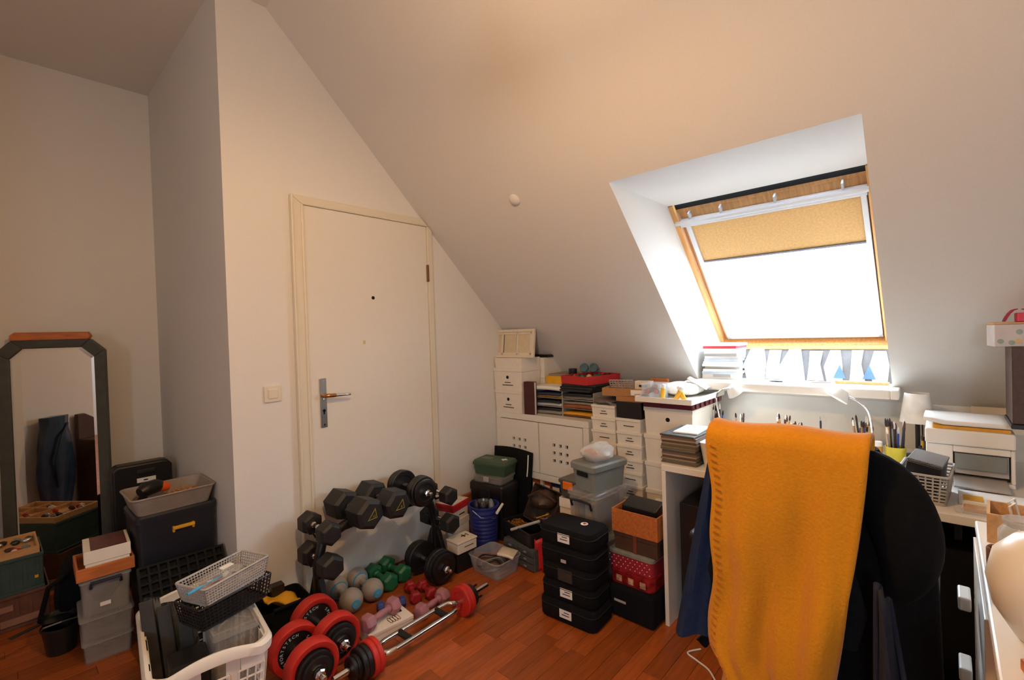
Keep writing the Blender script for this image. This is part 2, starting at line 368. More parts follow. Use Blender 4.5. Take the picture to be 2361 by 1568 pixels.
# ================================================================== left recess: mirror, crates, boxes
mi = thing('floor_mirror', 'tall mirror with chamfered top corners and dark grey-green frame leaning in the recess', 'mirror', (.187, 3.345, 0), -25)
def octo(w, h, c, z0=0): return [(-w, z0), (w, z0), (w, h-c), (w-c, h), (-w+c, h), (-w, h-c)]
fr = MB(); A = octo(.214, 1.268, .058); Bq = octo(.168, 1.229, .052, .04)
for i in range(6):
    j = (i+1) % 6; a, b, c, d = A[i], A[j], Bq[j], Bq[i]
    fr.loft([[(a[0], -.018, a[1]), (b[0], -.018, b[1]), (c[0], -.012, c[1]), (d[0], -.012, d[1])], [(a[0], .018, a[1]), (b[0], .018, b[1]), (c[0], .018, c[1]), (d[0], .018, d[1])]])
fr.build('frame', m_mframe, mi, bevel=.003)
ml = MB(); A2 = octo(.171, 1.231, .053, .038); B2 = octo(.156, 1.216, .048, .052)
for i in range(6):
    j = (i+1) % 6; a, b, c, d = A2[i], A2[j], B2[j], B2[i]
    ml.add([(a[0], -.004, a[1]), (b[0], -.004, b[1]), (c[0], -.008, c[1]), (d[0], -.008, d[1])], [(0, 1, 2, 3)])
ml.build('bevel', m_mirror, mi)
MB().add([(p[0], -.008, p[1]) for p in B2], [(0, 1, 2, 3, 4, 5)]).build('mirror_glass', m_mirror, mi)
MB().ext(octo(.17, 1.24, .05, .02), 0, .014, 'y').build('backing', m_woodd, mi)
tag(MB().ext([(-.158, 0), (.150, 0), (.158, .017), (.146, .038), (-.138, .041), (-.158, .025)], -.02, .018, 'y').build('wood_strip', m_wood, bevel=.004, loc=(.187, 3.345, 1.268), rz=-25), 'orange wooden strip lying along the top of the mirror', 'board')

# things the mirror shows, against the left recess wall
cb = thing('cabinet', 'dark brown cabinet with a curved back rail, seen in the mirror', 'cabinet', (-.87, 1.84, 0))
MB().bx(-.11, .11, -.26, .26, 0, .50).build('body', m_woodd, cb, bevel=.008)
MB().ext([(-.26, .50), (.26, .50), (.26, .70), (.20, .70), (.13, .66), (.08, .60), (-.26, .58)], -.11, -.08, 'x').build('back_rail', m_woodd, cb, bevel=.004)
for y in (-.13, .13):
    q = MB().bx(.11, .122, y-.12, y+.12, .03, .48).build('door', m_woodd, cb, bevel=.004)
    MB().cyl((.122, y-.09*(1 if y > 0 else -1), .30), (.14, y-.09*(1 if y > 0 else -1), .30), .009).build('knob', m_steel, q)
gb = thing('garment_bag', 'shiny blue-black garment bag standing by the recess wall, seen in the mirror', 'garment bag', (-.93, 2.30, 0))
rg = []
for k in range(15):
    t = k/14; z = .72*t; wy = .055+.065*math.sin(min(1, t*1.15)*math.pi)**.7+.045*t; wx = .045*(1-.3*t)
    rg.append([(wx*math.cos(a)*(1+.28*math.sin(5*a+4*t)), wy*math.sin(a)*(1+.07*math.sin(4*a+t*6)), z) for a in [2*math.pi*i/28 for i in range(28)]])
MB().loft(rg).build('bag', mat('shiny_navy_vinyl', (40, 56, 72), .25, var=.3, scale=6, bump=.4), gb, smooth=True)
MB().tube([(.04, -.06, .66), (.055, .0, .58), (.05, .05, .40), (.045, .03, .2)], .008, 6).build('seam', mat('shiny_navy_vinyl', (40, 56, 72)), gb, smooth=True)
dtr = MB().bx(XREC, XREC+.025, 2.47, 2.55, 0, 2.0).build('trim_2', m_frame); tag(dtr, 'cream door architrave on the recess wall', None, None, 'structure')

# brown and teal container boxes, wooden tray on top
def container(name, label, m, loc, w, d, h, rz, marks):
    t = thing(name, label, 'box', loc, rz)
    MB().bx(-w/2, w/2, -d/2, d/2, 0, h).build('body', m, t, bevel=.004)
    n = 10
    for k in range(n):
        x = -w/2+w*(k+.5)/n; MB().bx(x-.006, x+.006, -d/2-.004, -d/2+.001, .018, h-.018).build('rib', m, t)
    MB().bx(-w/2-.002, w/2+.002, -d/2-.005, d/2+.002, h-.014, h).bx(-w/2-.002, w/2+.002, -d/2-.005, d/2+.002, 0, .012).build('rail', m, t, bevel=.002)
    for (x, z, ww, hh, mm) in marks: MB().bx(x, x+ww, -d/2-.006, -d/2-.0045, z, z+hh).build('marking', mm, t)
    return t
m_fade = mat('faded_print', (150, 110, 92), .8); m_fadeg = mat('faded_label', (150, 156, 130), .8)
container('container_box', 'rust brown container-style box on the floor under the teal one', m_rust, (-.085, 3.15, 0), .41, .26, .150, 1, [(-.18, .07, .05, .03, m_fade), (.02, .085, .07, .025, m_fade), (.05, .02, .12, .03, m_fade), (-.15, .015, .08, .025, m_fade)])
container('container_box', 'teal container-style box with ribbed front stacked on the brown one', m_teal, (-.095, 3.15, .150), .40, .26, .158, 1, [(-.02, .10, .03, .022, m_fadeg), (.17, .05, .012, .012, m_yel)])
wt = thing('divided_tray', 'wooden tray with dividers holding small odds and ends', 'tray', (-.10, 3.15, .308), 1)
MB().pan(.39, .25, .030, .008).build('tray', m_woodl, wt)
MB().bx(.02, .027, -.117, .117, .008, .028).bx(-.19, .02, -.03, -.022, .008, .028).bx(-.09, -.083, -.117, .117, .008, .028).build('divider', m_woodl, wt)
rnd = random.Random(5)
for k in range(16):
    mm = [m_blackp, m_steel, m_redp, m_grey, m_brown, m_paper][k % 6]; x, y = rnd.uniform(.05, .17), rnd.uniform(-.095, .095)
    if k > 10: x = rnd.uniform(-.07, .0); y = rnd.choice([-1, 1])*rnd.uniform(.05, .09)
    o = MB().blob((0, 0, .010), .014+.006*rnd.random(), .010, .011, 8, 5, .2, k).build('trinket', mm, smooth=True, loc=(wt.location.x+x, wt.location.y+y, .3165))
    tag(o, 'small trinket lying in the divided wooden tray', 'trinket', 'trinkets in the divided tray')

# dark bag heap and bucket
bg_ = thing('rucksack', 'slumped black bag behind the clear box stack', 'bag', (.225, 2.82, 0), 20)
MB().blob((0, 0, .17), .10, .09, .17, 18, 10, .10, 3).build('body', m_blackf, bg_, smooth=True)
MB().tube([(-.08, -.05, .27), (-.14, -.04, .24), (-.16, -.02, .12), (-.12, 0, .03)], .010, 6).build('strap', m_blackf, bg_, smooth=True)
MB().tube([(.0, -.02, .33), (.03, -.04, .37), (.07, -.03, .36), (.08, 0, .31)], .008, 6).build('handle', m_blackf, bg_, smooth=True)
bk = thing('bucket', 'black bucket on the floor left of the clear box stack', 'bucket', (.135, 2.66, 0))
MB().lathe([(.045, 0), (.058, .10), (.062, .10), (.062, .108), (.054, .108), (.042, .006)], 24).build('body', m_blackp, bk, smooth=True)
MB().tube([(-.06, 0, .1), (-.05, -.03, .125), (0, -.05, .135), (.05, -.03, .125), (.06, 0, .1)], .003, 6).build('handle', m_steel, bk, smooth=True)
pn = thing('frying_pan', 'dark grey flat pan leaning over the black bucket', 'pan', (.128, 2.705, .1085), 25)
MB().lathe([(.045, 0), (.058, .018), (.060, .018), (.046, .003)], 24).build('dish', m_blackp, pn, smooth=True)
MB().bx(-.15, -.056, -.010, .010, .012, .018).build('handle', m_blackp, pn, bevel=.003)

# stack of three clear boxes + wooden tray + white box with picture
zc = [0, .088, .183]; hc = [.088, .095, .146]
for k, (lab, ww) in enumerate([('bottom', .150), ('middle', .160), ('top', .150)]):
    t = thing('clear_storage_box', {'bottom': 'clear plastic box at the bottom of the left stack, on the floor', 'middle': 'clear plastic box in the middle of the left stack', 'top': 'clear plastic box with dark blue clip handle, top of the left stack'}[lab], 'box', (.262, 2.545, zc[k]), -3, 'clear boxes in the left stack')
    h = hc[k]
    MB().pan(ww, .21, h-.012, .003, .93, .012).build('body', m_clearw, t, smooth=True)
    MB().loft([rr(ww+.008, .218, .012, h-.014), rr(ww+.008, .218, .012, h-.006), rr(ww-.01, .20, .01, h-.0005)]).build('lid', m_clear, t, smooth=30)
    if lab == 'top':
        MB().tube([(-.045, -.108, h-.035), (-.045, -.118, h-.012), (.045, -.118, h-.012), (.045, -.108, h-.035)], .006, 8).build('handle', m_navy, t, smooth=True)
        MB().bx(-.02, .012, -.1045, -.1032, .03, .045).build('label', m_paper, t)
    ct = MB().blob((0, 0, (h-.03)/2+.008), ww*.30, .06, (h-.03)/2, 12, 7, .12, k+11).build('contents', [m_brown, m_blackp, m_navy][k], t, smooth=True)
t = thing('wooden_tray', 'orange wooden tray on top of the clear box stack', 'tray', (.262, 2.535, .329), -2)
MB().pan(.176, .20, .048, .008).build('tray', m_wood, t, bevel=.002)
t = thing('picture_box', 'white lidded box with a dark red picture on its lid', 'box', (.272, 2.535, .337), -4)
MB().bx(-.067, .067, -.088, .085, 0, .05).build('base', m_wcard, t, bevel=.002)
MB().bx(-.071, .071, -.092, .089, .05, .098).build('lid', m_wcard, t, bevel=.002)
m_pic = mat('dark_red_print', (92, 40, 36), .4, var=.55, scale=22)
MB().bx(-.050, .060, -.088, .085, .098, .0988).build('picture', m_pic, t)

# navy box with yellow handle, taupe basket, black case
t = thing('lidded_bin', 'navy plastic bin with a bright yellow front handle', 'box', (.497, 2.565, 0))
MB().pan(.285, .255, .505, .005, .90, .02).build('body', m_navy, t, smooth=True)
MB().loft([rr(.294, .262, .02, .492), rr(.294, .262, .02, .512), rr(.28, .25, .02, .52)]).build('lid', m_navy, t, smooth=30)
MB().bx(-.02, .06, -.143, -.130, .437, .451).bx(-.02, -.011, -.135, -.118, .425, .451).bx(.051, .06, -.135, -.118, .425, .451).build('handle', m_yel, t, bevel=.003)
t = thing('woven_basket', 'long taupe plastic basket on the navy bin, holding wood chips', 'basket', (.492, 2.555, .52), 1)
MB().pan(.30, .24, .072, .004, .86, .025).build('body', m_rattan, t, smooth=True)
MB().tube([(x, y, .072) for x, y, z in rr(.303, .243, .025, 0)], .004, 6, True).build('rim', m_rattan, t, smooth=True)
wv = MB()
for r_ in range(8):
    z = .009+r_*.0072; k = .86+.14*z/.072
    for c in range(22):
        x = (-.5+(c+.5+.5*(r_ % 2))/22.5)*.265*k; wv.bx(x-.005, x+.005, -.12*k-.0012, -.12*k+.001, z, z+.0046)
wv.build('weave', mat('taupe_weave', (128, 118, 112), .6), t)['kind'] = 'stuff'
rnd = random.Random(2); ch = MB()
for k in range(420):
    x, y, z = rnd.uniform(0, .118), rnd.uniform(-.085, .085), .02+.022*rnd.random(); s_ = .5+.5*rnd.random()
    ch.bx(-.008*s_, .008*s_, -.002, .002, -.0008, .0008, TR((x, y, z)) @ RZ(rnd.uniform(0, 180)) @ RX(rnd.uniform(-50, 50)))
ch.bx(-.005, .120, -.088, .088, .005, .022)
o = ch.build('wood_chips', mat('chips', (196, 146, 92), .8, var=.25, scale=80), loc=(.492, 2.555, .5205)); tag(o, 'loose pale wood chips in the right half of the taupe basket', 'wood chips', None, 'stuff')
t = thing('cordless_drill', 'black power tool with an orange collar in the taupe basket', 'tool', (.425, 2.55, .525), 30)
MB().tube([(-.045, 0, .075), (-.02, 0, .082), (.03, 0, .082), (.05, 0, .08)], [.02, .032, .03, .02], 12).build('motor', m_blackp, t, smooth=True)
MB().tube([(.035, 0, .078), (.06, -.01, .07), (.075, -.015, .062)], [.022, .022, .014], 12).build('collar', mat('orange_plastic', (232, 96, 28), .5), t, smooth=True)
MB().tube([(-.02, 0, .07), (-.025, .02, .03), (-.03, .03, .0)], [.016, .016, .02], 10).build('grip', m_blackp, t, smooth=True)
q = thing('storage_crate', 'dark crate on the floor under the upright black case', 'crate', (.495, 3.16, 0))
MB().pan(.27, .20, .150, .005, .94, .015).build('body', m_blackp, q, smooth=True)
MB().loft([rr(.28, .21, .015, .150), rr(.28, .21, .015, .166), rr(.27, .20, .015, .172)]).build('lid', m_blackp, q, smooth=30)
t = thing('hard_case', 'black case standing upright in the corner with a white label', 'case', (.495, 3.16, .172), 0)
MB().ext([(-.128, 0), (.128, 0), (.128, .405), (.108, .43), (.085, .436), (-.108, .436), (-.128, .415)], -.042, .042, 'y').build('shell', m_blackp, t, bevel=.012, seg=3)
MB().bx(-.028, .05, -.048, -.04, .382, .402).build('handle', m_black, t, bevel=.003)
MB().bx(-.028, .052, -.0445, -.0415, .335, .358).build('label', m_paper, t)
MB().bx(0, .018, -.0452, -.0442, .343, .349).build('lettering', m_ink, t)

# black cell tray leaning behind the laundry basket
t = thing('cell_tray', 'black plastic grid tray with square cells leaning against the navy bin', 'tray', (.56, 2.62, 0), -4, rot=(R(-58), 0, R(-6)))
g = MB(); nx, ny, cw = 9, 12, .0325
for i in range(nx+1): g.bx(-nx*cw/2+i*cw-.004, -nx*cw/2+i*cw+.004, -.004, ny*cw+.004, 0, .024)
for j in range(ny+1): g.bx(-nx*cw/2-.004, nx*cw/2+.004, j*cw-.004, j*cw+.004, 0, .0239)
g.bx(-nx*cw/2, nx*cw/2, 0, ny*cw, .0005, .004)
g.build('grid', m_dark, t)
t.location = (.482, 2.165, .003); t.rotation_euler = (R(55), 0, R(-3))

# ================================================================== white laundry basket and its contents
LB = (.405, 1.745); LBR = -7
t = thing('laundry_basket', 'white plastic laundry basket full of black trays and boxes', 'basket', (LB[0], LB[1], 0), LBR)
w, d, h = .275, .475, .345
def rimz(x, y):   # the rim dips to handles at the short ends
    return h + (.018*math.cos(math.pi*x/.2) if abs(y) > d/2-.03 and abs(x) < .1 else 0)
ring = rr(w, d, .05, 0, 6)
fine = []
for a, b in zip(ring, ring[1:]+ring[:1]):
    n = max(1, int(math.dist(a, b)/.02))
    fine += [tuple(a[i]+(b[i]-a[i])*k/n for i in range(3)) for k in range(n)]
def lay(sc, off, dz): return [(x*sc+(off if x > 0 else -off)*(abs(x) > .01), y*sc+(off if y > 0 else -off)*(abs(y) > .01), rimz(x, y)+dz) for x, y, z in fine]
MB().loft([lay(1, .016, -.028), lay(1, .018, -.004), lay(1, .010, .006), lay(1, .002, .004), lay(1, 0, -.026), lay(1, .016, -.028)], False).build('rim', m_white, t, smooth=50)
bs = MB(); bw, bd = w*.84, d*.88
bs.loft([rr(bw, bd, .04, 0, 6), rr(bw+.004, bd+.004, .04, .03, 6), rr(bw-.004, bd-.004, .038, .03, 6), rr(bw-.006, bd-.006, .038, .004, 6)])
bs.build('base', m_white, t, smooth=True)
for (sx, sy, ax) in ((0, -1, 'x'), (0, 1, 'x'), (-1, 0, 'y'), (1, 0, 'y')):
    q = MB()
    if ax == 'x':
        for k, (u0, u1) in enumerate(((-.46, -.22), (-.13, .13), (.22, .46))):
            q.lattice((bw*u0, sy*bd/2, .03), (bw*u1, sy*bd/2, .03), (w*u0, sy*d/2, h-.06), (w*u1, sy*d/2, h-.06), 3, 9, .0028)
        for u0, u1 in ((-.5, -.44), (-.24, -.11), (.11, .24), (.44, .5)):
            q.loft([[(bw*u0, sy*bd/2, .03), (bw*u1, sy*bd/2, .03), (bw*u1, sy*(bd/2-.004), .03), (bw*u0, sy*(bd/2-.004), .03)], [(w*u0, sy*d/2, h-.01), (w*u1, sy*d/2, h-.01), (w*u1, sy*(d/2-.004), h-.01), (w*u0, sy*(d/2-.004), h-.01)]])
        q.bx(-w*.46, -w*.24, sy*d/2-.003, sy*d/2+.003, h-.06, h-.01).bx(w*.24, w*.46, sy*d/2-.003, sy*d/2+.003, h-.06, h-.01)
    else:
        for u0, u1 in ((-.46, -.3), (-.24, -.06), (.06, .24), (.3, .46)):
            q.lattice((sx*bw/2, bd*u0, .03), (sx*bw/2, bd*u1, .03), (sx*w/2, d*u0, h-.05), (sx*w/2, d*u1, h-.05), 3, 9, .0028)
        for u0, u1 in ((-.5, -.45), (-.31, -.23), (-.07, .07), (.23, .31), (.45, .5)):
            q.loft([[(sx*bw/2, bd*u0, .03), (sx*bw/2, bd*u1, .03), (sx*(bw/2-.004), bd*u1, .03), (sx*(bw/2-.004), bd*u0, .03)], [(sx*w/2, d*u0, h-.01), (sx*w/2, d*u1, h-.01), (sx*(w/2-.004), d*u1, h-.01), (sx*(w/2-.004), d*u0, h-.01)]])
        q.bx(sx*w/2-.003, sx*w/2+.003, -d*.46, d*.46, h-.05, h-.01)
    q.build('side_lattice', m_white, t)
def inb(x, y, z=0):   # point in basket space to world
    c, s_ = math.cos(R(LBR)), math.sin(R(LBR)); return (LB[0]+c*x-s_*y, LB[1]+s_*x+c*y, z)
# black moulded panels standing tilted in the left half
for k, (lab, x, y, tilt, hh) in enumerate((('rearmost black moulded panel standing in the laundry basket', -.085, .10, 20, .40), ('middle black moulded panel with scalloped edge in the laundry basket', -.045, .075, 24, .38), ('front black moulded panel with slotted edge in the laundry basket', .0, .04, 27, .36))):
    q = thing('moulded_panel', lab, 'panel', inb(x, y, .035), group='black panels in the laundry basket', rot=(R(-10), R(-6), R(LBR-10+0*tilt)))
    ed = MB(); n = 9; pts = [(-.10, 0)]
    for i in range(n+1):
        yy = -.10+.2*i/n; pts.append((yy, hh-.02*(i % 2)-.006*i))
    pts.append((.10, 0))
    MB().ext(pts, -.006, .006, 'x').build('plate', m_blackp, q, bevel=.002)
    MB().bx(-.018, .018, -.104, -.094, 0, hh-.01).build('edge_flange', mat('worn_black', (50, 48, 46), .5, var=.3), q, bevel=.002)
    [MB().bx(-.012, .012, -.05, .05, hh*z_, hh*(z_+.05)).build('rib', m_blackp, q) for z_ in (.55, .3)]
q = thing('black_case', 'black case with a small white label in the laundry basket', 'case', inb(-.038, -.085, .035), LBR)
MB().bx(-.055, .045, -.05, .05, 0, .27).build('body', m_blackp, q, bevel=.008)
MB().bx(.0455, .047, -.02, .025, .19, .235).build('label', m_paper, q)
q = thing('red_packet', 'dark red packet with a white print in the front of the laundry basket', 'packet', inb(-.075, -.165, .035), LBR+8)
MB().bx(-.03, .03, -.025, .025, 0, .235).build('body', mat('dark_red_card', (120, 26, 30), .6), q, bevel=.004)
MB().bx(-.018, .018, -.026, -.0245, .19, .222).bx(-.01, .022, -.02, .02, .235, .2358).build('print', m_paper, q)
q = thing('clear_lid_box', 'clear flat box with ribbed lid in the right of the laundry basket', 'box', inb(.070, -.065, .035), LBR+2)
MB().pan(.118, .17, .325, .003, .88, .01).build('body', m_clearw, q, smooth=True)
MB().loft([rr(.126, .178, .01, .313), rr(.126, .178, .01, .332), rr(.116, .168, .01, .334), rr(.104, .156, .008, .334), rr(.100, .152, .008, .330)]).build('lid', m_clearw, q, smooth=30)
MB().bx(-.002, .002, -.07, .07, .330, .3335, RZ(38)).bx(-.002, .002, -.07, .07, .330, .3334, RZ(-38)).build('lid_rib', m_clearw, q)
# black basket, grey basket, and a bag of bits on top
def perf_basket(name, label, m, loc, rz, w, d, h, nu, nv, nw, rot=None):
    q = thing(name, label, 'basket', loc, rz, rot=rot); k = .9
    MB().loft([rr(w*k, d*k, .008, 0), rr(w*k+.002, d*k+.002, .008, .008), rr(w*k-.004, d*k-.004, .006, .008), rr(w*k-.004, d*k-.004, .006, .003)]).build('base', m, q)
    ls = MB()
    for sx, sy in ((1, 1), (1, -1), (-1, -1), (-1, 1)):
        pass
    c = lambda ww, dd, z: [(-ww/2, -dd/2, z), (ww/2, -dd/2, z), (ww/2, dd/2, z), (-ww/2, dd/2, z)]
    lo, hi = c(w*k, d*k, .006), c(w, d, h)
    for i in range(4):
        j = (i+1) % 4; ls.lattice(lo[i], lo[j], hi[i], hi[j], nu if i % 2 == 0 else nw, nv, .0018)
    ls.build('lattice', m, q)
    MB().tube(rr(w+.002, d+.002, .008, h), .0035, 6, True).build('rim', m, q, smooth=True)
    return q
perf_basket('perforated_basket', 'black perforated basket under the grey one above the laundry basket', m_blackp, (.468, 1.715, .371), 17, .235, .125, .072, 18, 6, 9)
perf_basket('perforated_basket', 'light grey perforated basket on top of the black one, holding a clear bag', m_lgrey, (.468, 1.715, .443), 22, .225, .125, .058, 24, 6, 12)
q = thing('bag_of_bits', 'clear plastic bag of small hardware in the light grey basket', 'bag', (.452, 1.708, .453), 22)
MB().blob((-.005, 0, .030), .082, .045, .026, 18, 8, .10, 8).build('film', m_clear, q, smooth=True)
rnd = random.Random(9)
for k in range(10):
    MB().bx(-.012, .012, -.004, .004, -.004, .004, TR((rnd.uniform(-.055, .05), rnd.uniform(-.025, .025), .02+.018*rnd.random())) @ RZ(rnd.uniform(0, 180))).build('part', [m_steel, m_card, m_redp, m_paper, m_brown][k % 5], q)
MB().bx(-.02, .02, -.009, .009, .056, .058, TR((.02, .0, 0)) @ RX(6)).build('label', m_paper, q)
o = MB().tube([(-.11, 0, 0), (-.07, 0, .001), (-.06, 0, .001), (.0, 0, 0)], [.004, .005, .002, .002], 8).build('screwdriver', m_sky, smooth=True, loc=(.445, 1.659, .507), rz=24)
tag(o, 'small screwdriver with a light blue handle resting on the grey basket rim', 'screwdriver')
# tool bag with yellow cloth
t = thing('tool_bag', 'open black tool bag with a yellow cloth in it, behind the red plates', 'bag', (.775, 2.088, 0), -3)
MB().pan(.20, .185, .135, .006, 1.0, .03).build('body', m_blackf, t, smooth=True)
MB().tube([(-.07, -.1, .10), (-.06, -.105, .15), (.06, -.105, .15), (.07, -.1, .10)], .007, 6).build('handle', m_blackf, t, smooth=True)
MB().bx(-.10, .10, -.103, -.099, .03, .05).build('strap', m_black, t)
q = thing('yellow_cloth', 'folded mustard yellow cloth in the black tool bag', 'cloth', (.77, 2.085, .05), -3)
MB().grid(lambda u, v: ((u-.5)*.13, (v-.5)*.12, .105-.04*u+.012*math.sin(7*u+3*v)+.008*math.cos(9*v)), 10, 10).build('cloth', m_yel, q, solid=.006, smooth=True)
MB().bx(-.02, .03, .03, .07, 0, .13).build('packet', m_blackp, q)

# ================================================================== dumbbells and rack
rk = thing('dumbbell_rack', 'black steel arch rack holding dumbbells in front of the door', 'rack', (1.232, 2.018, 0))
MB().tube([(-.325, 0, .02), (-.325, 0, .25), (-.30, 0, .345), (-.20, 0, .382), (0, 0, .388), (.20, 0, .382), (.285, 0, .34), (.315, 0, .23), (.315, 0, .02)], .022, 10).build('arch', m_blackp, rk, smooth=60)
for sx, name in ((-.325, 'l'), (.315, 'r')):
    MB().bx(sx-.016, sx+.020, -.13, .13, 0, .032).build('foot', m_blackp, rk, bevel=.006)
    MB().ext([(-.10, .03), (.10, .03), (.03, .20), (-.03, .20)], sx-.012, sx+.012, 'x').build('gusset', m_blackp, rk, bevel=.003)
CR = [(-.315, .392), (-.315, .250), (-.153, .430), (-.002, .434), (.172, .430), (.327, .377), (.327, .232)]
for x, z in CR:
    for s_ in (-1, 1):
        MB().ext([(x-.042, z+.012), (x-.030, z-.012), (x+.030, z-.012), (x+.042, z+.012), (x+.036, z+.012), (x+.026, z-.004), (x-.026, z-.004), (x-.036, z+.012)], s_*.030-.004, s_*.030+.004, 'y').build('cradle', m_blackp, rk)
def hexhead(r, l, m, parent, y, name='head', n=6, a0=0):
    c = min(.012, l*.2)
    return MB().lathe([(r*.72, -l/2), (r*.97, -l/2+c), (r*.97, l/2-c), (r*.72, l/2)], n, TR((0, y, 0)) @ ALY, a0).build(name, m, parent, bevel=.003)
def hexbell(label, p, L, r, hl, m, mh, rz=0, group=None, hr=.012, rest=False, a0=0, marks=None, tilt=0):
    """dumbbell whose axis is local y; p = centre"""
    t = thing('dumbbell', label, 'dumbbell', p, rz, group, rot=(R(tilt), 0, R(rz)))
    for s_ in (-1, 1): hexhead(r, hl, m, t, s_*(L/2-hl/2), a0=a0)
    q = L/2-hl
    MB().lathe([(hr*1.25, -q-.004), (hr*1.25, -q+.008), (hr*.85, -q+.014), (hr*1.08, 0), (hr*.85, q-.014), (hr*1.25, q-.008), (hr*1.25, q+.004)], 16, ALY).build('handle', mh, t, smooth=True)
    if marks:
        k = MB()
        tri = [(-.022, -.02), (.026, -.018), (.018, .026)]; inn = [(-.0175, -.0175), (.0235, -.0158), (.0165, .0205)]
        for i in range(3):
            j = (i+1) % 3; k.ext([tri[i], tri[j], inn[j], inn[i]], -L/2-.0012, -L/2+.001, 'y')
        k.build('emblem', mat('dull_yellow', (150, 136, 40), .6), t)
        tm = text(marks, .015); z = MB(); z.add(tm.v, tm.f, TR((.010, -L/2-.001, -.008)) @ RX(90)); z.build('number', MATS['dull_yellow'], t)
    return t
hexbell('small black hex dumbbell, upper one on the left side of the rack', (.917, 2.018, .410), .255, .052, .078, m_black, m_chrome, 0, 'black hex dumbbells on the rack', a0=R(30))
hexbell('small black hex dumbbell, lower one on the left side of the rack', (.917, 2.018, .270), .265, .056, .080, m_black, m_chrome, 0, 'black hex dumbbells on the rack', a0=R(30))
hexbell('large black hex dumbbell with yellow triangle marked 12, left of the arch top', (1.079, 2.018, 0.448), .305, .074, .118, m_black, m_blackp, 3, 'black hex dumbbells on the rack', .013, marks='12', a0=R(18))
hexbell('large black hex dumbbell with yellow triangle emblem, middle of the arch top', (1.230, 2.018, 0.450), .305, .072, .116, m_black, m_blackp, 0, 'black hex dumbbells on the rack', .013, marks='8', a0=R(10))
hexbell('black hex dumbbell, upper one on the right side of the rack', (1.559, 1.998, 0.394), .235, .050, .072, m_black, m_chrome, 0, 'black hex dumbbells on the rack', a0=R(30))
hexbell('black hex dumbbell, lower one on the right side of the rack', (1.559, 1.998, 0.250), .245, .054, .075, m_black, m_chrome, 0, 'black hex dumbbells on the rack', a0=R(30))
def disc(r, l, m, parent, y, name='plate', n=36, ax=ALY):
    return MB().lathe([(r*.30, -l*.30), (r*.62, -l*.30), (r*.66, -l/2), (r*.94, -l/2), (r, -l*.35), (r, l*.35), (r*.94, l/2), (r*.66, l/2), (r*.62, l*.30), (r*.30, l*.30)], n, (TR((0, y, 0)) if ax is ALY else TR((y, 0, 0))) @ ax).build(name, m, parent, smooth=35)
def nut(parent, y, s_, r=.018, ax=ALY):
    T_ = TR((0, y, 0)) if ax is ALY else TR((y, 0, 0))
    a = MB().lathe([(r, 0), (r*1.05, s_*.004), (r*1.05, s_*.016), (r*.8, s_*.02)], 8, T_ @ ax).build('star_nut', m_chrome, parent)
    MB().lathe([(r*.55, s_*.02), (r*.55, s_*.042), (r*.4, s_*.046)], 16, T_ @ ax).build('thread', m_chrome, a, smooth=True)
def platebell(label, p, ys, rads, m, tilt=0):
    t = thing('dumbbell', label, 'dumbbell', p, 0, 'black plate dumbbells', rot=(R(tilt), 0, 0))
    for s_ in (-1, 1):
        y = ys
        for r, l in rads: disc(r, l, m, t, s_*(y+l/2)); y += l+.0005
        nut(t, s_*y, s_, .016)
    MB().cyl((0, -ys, 0), (0, ys, 0), .014, n=16).build('bar', m_chrome, t, smooth=True)
    return t
platebell('black plate dumbbell with chrome nut, right end of the arch top', (1.404, 2.018, 0.456), .062, [(.076, .022), (.074, .022), (.066, .016)], m_blackp)
platebell('black plate dumbbell with chrome bar on the floor under the rack', (1.448, 1.945, .0825), .058, [(.082, .024), (.080, .022), (.070, .018)], m_blackp)
# green, grey, red, blue, mauve
hexbell('green hex dumbbell, nearer of the green pair under the rack', (1.246, 2.078, .040), .205, .0455, .062, m_green, m_green, 0, 'green dumbbells', .015, a0=R(30))
hexbell('green hex dumbbell, farther of the green pair under the rack', (1.336, 2.094, .040), .20, .0455, .062, m_green, m_green, 2, 'green dumbbells', .015, a0=R(30))
m_print = mat('white_print', (214, 220, 214), .6)
for (x, y) in ((1.236, 2.085-.1028), (1.326, 2.115-.1005)):
    pass
def roundbell(label, a, b, r):
    a, b = Vector(a), Vector(b); c = (a+b)/2; ang = math.degrees(math.atan2(-(b-a).x, (b-a).y)); L = (b-a).length
    t = thing('dumbbell', label, 'dumbbell', (c.x, c.y, r), ang, 'grey ball dumbbells')
    for s_ in (-1, 1):
        prof = [(r*math.cos(th), r*math.sin(th)) for th in [math.pi*(i/14-.5) for i in range(15)]]
        MB().lathe(prof, 24, TR((0, s_*L/2, 0)) @ ALY).build('ball', m_stone, t, smooth=True)
        MB().lathe([(.020, 0), (.019, s_*.003)], 20, TR((0, s_*(L/2+r*.93), 0)) @ ALY).build('end_cap', m_sky, t, smooth=True)
        MB().lathe([(r*.74, -.004), (r*.76, 0), (r*.74, .004)], 24, TR((0, s_*(L/2-r*.66), 0)) @ ALY).build('ring', m_sky, t, smooth=True)
    MB().cyl((0, -L/2+r*.8, 0), (0, L/2-r*.8, 0), .016, n=16).build('handle', m_stone, t, smooth=True)
roundbell('grey ball dumbbell with blue end spots, nearer the left rack post', (1.036, 1.982), (1.044, 2.135), .052)
roundbell('grey ball dumbbell with blue end spots, beside the green pair', (1.147, 1.988), (1.154, 2.14), .050)
def lay(label, a, b, r, m, group, z=0):
    a, b = Vector(a), Vector(b); c = (a+b)/2; ang = math.degrees(math.atan2(-(b-a).x, (b-a).y)); L = (b-a).length
    return hexbell(label, (c.x, c.y, z+r*.97*math.cos(R(30))), L+r*1.25, r, r*1.25, m, m, ang, group, r*.36, a0=R(0))
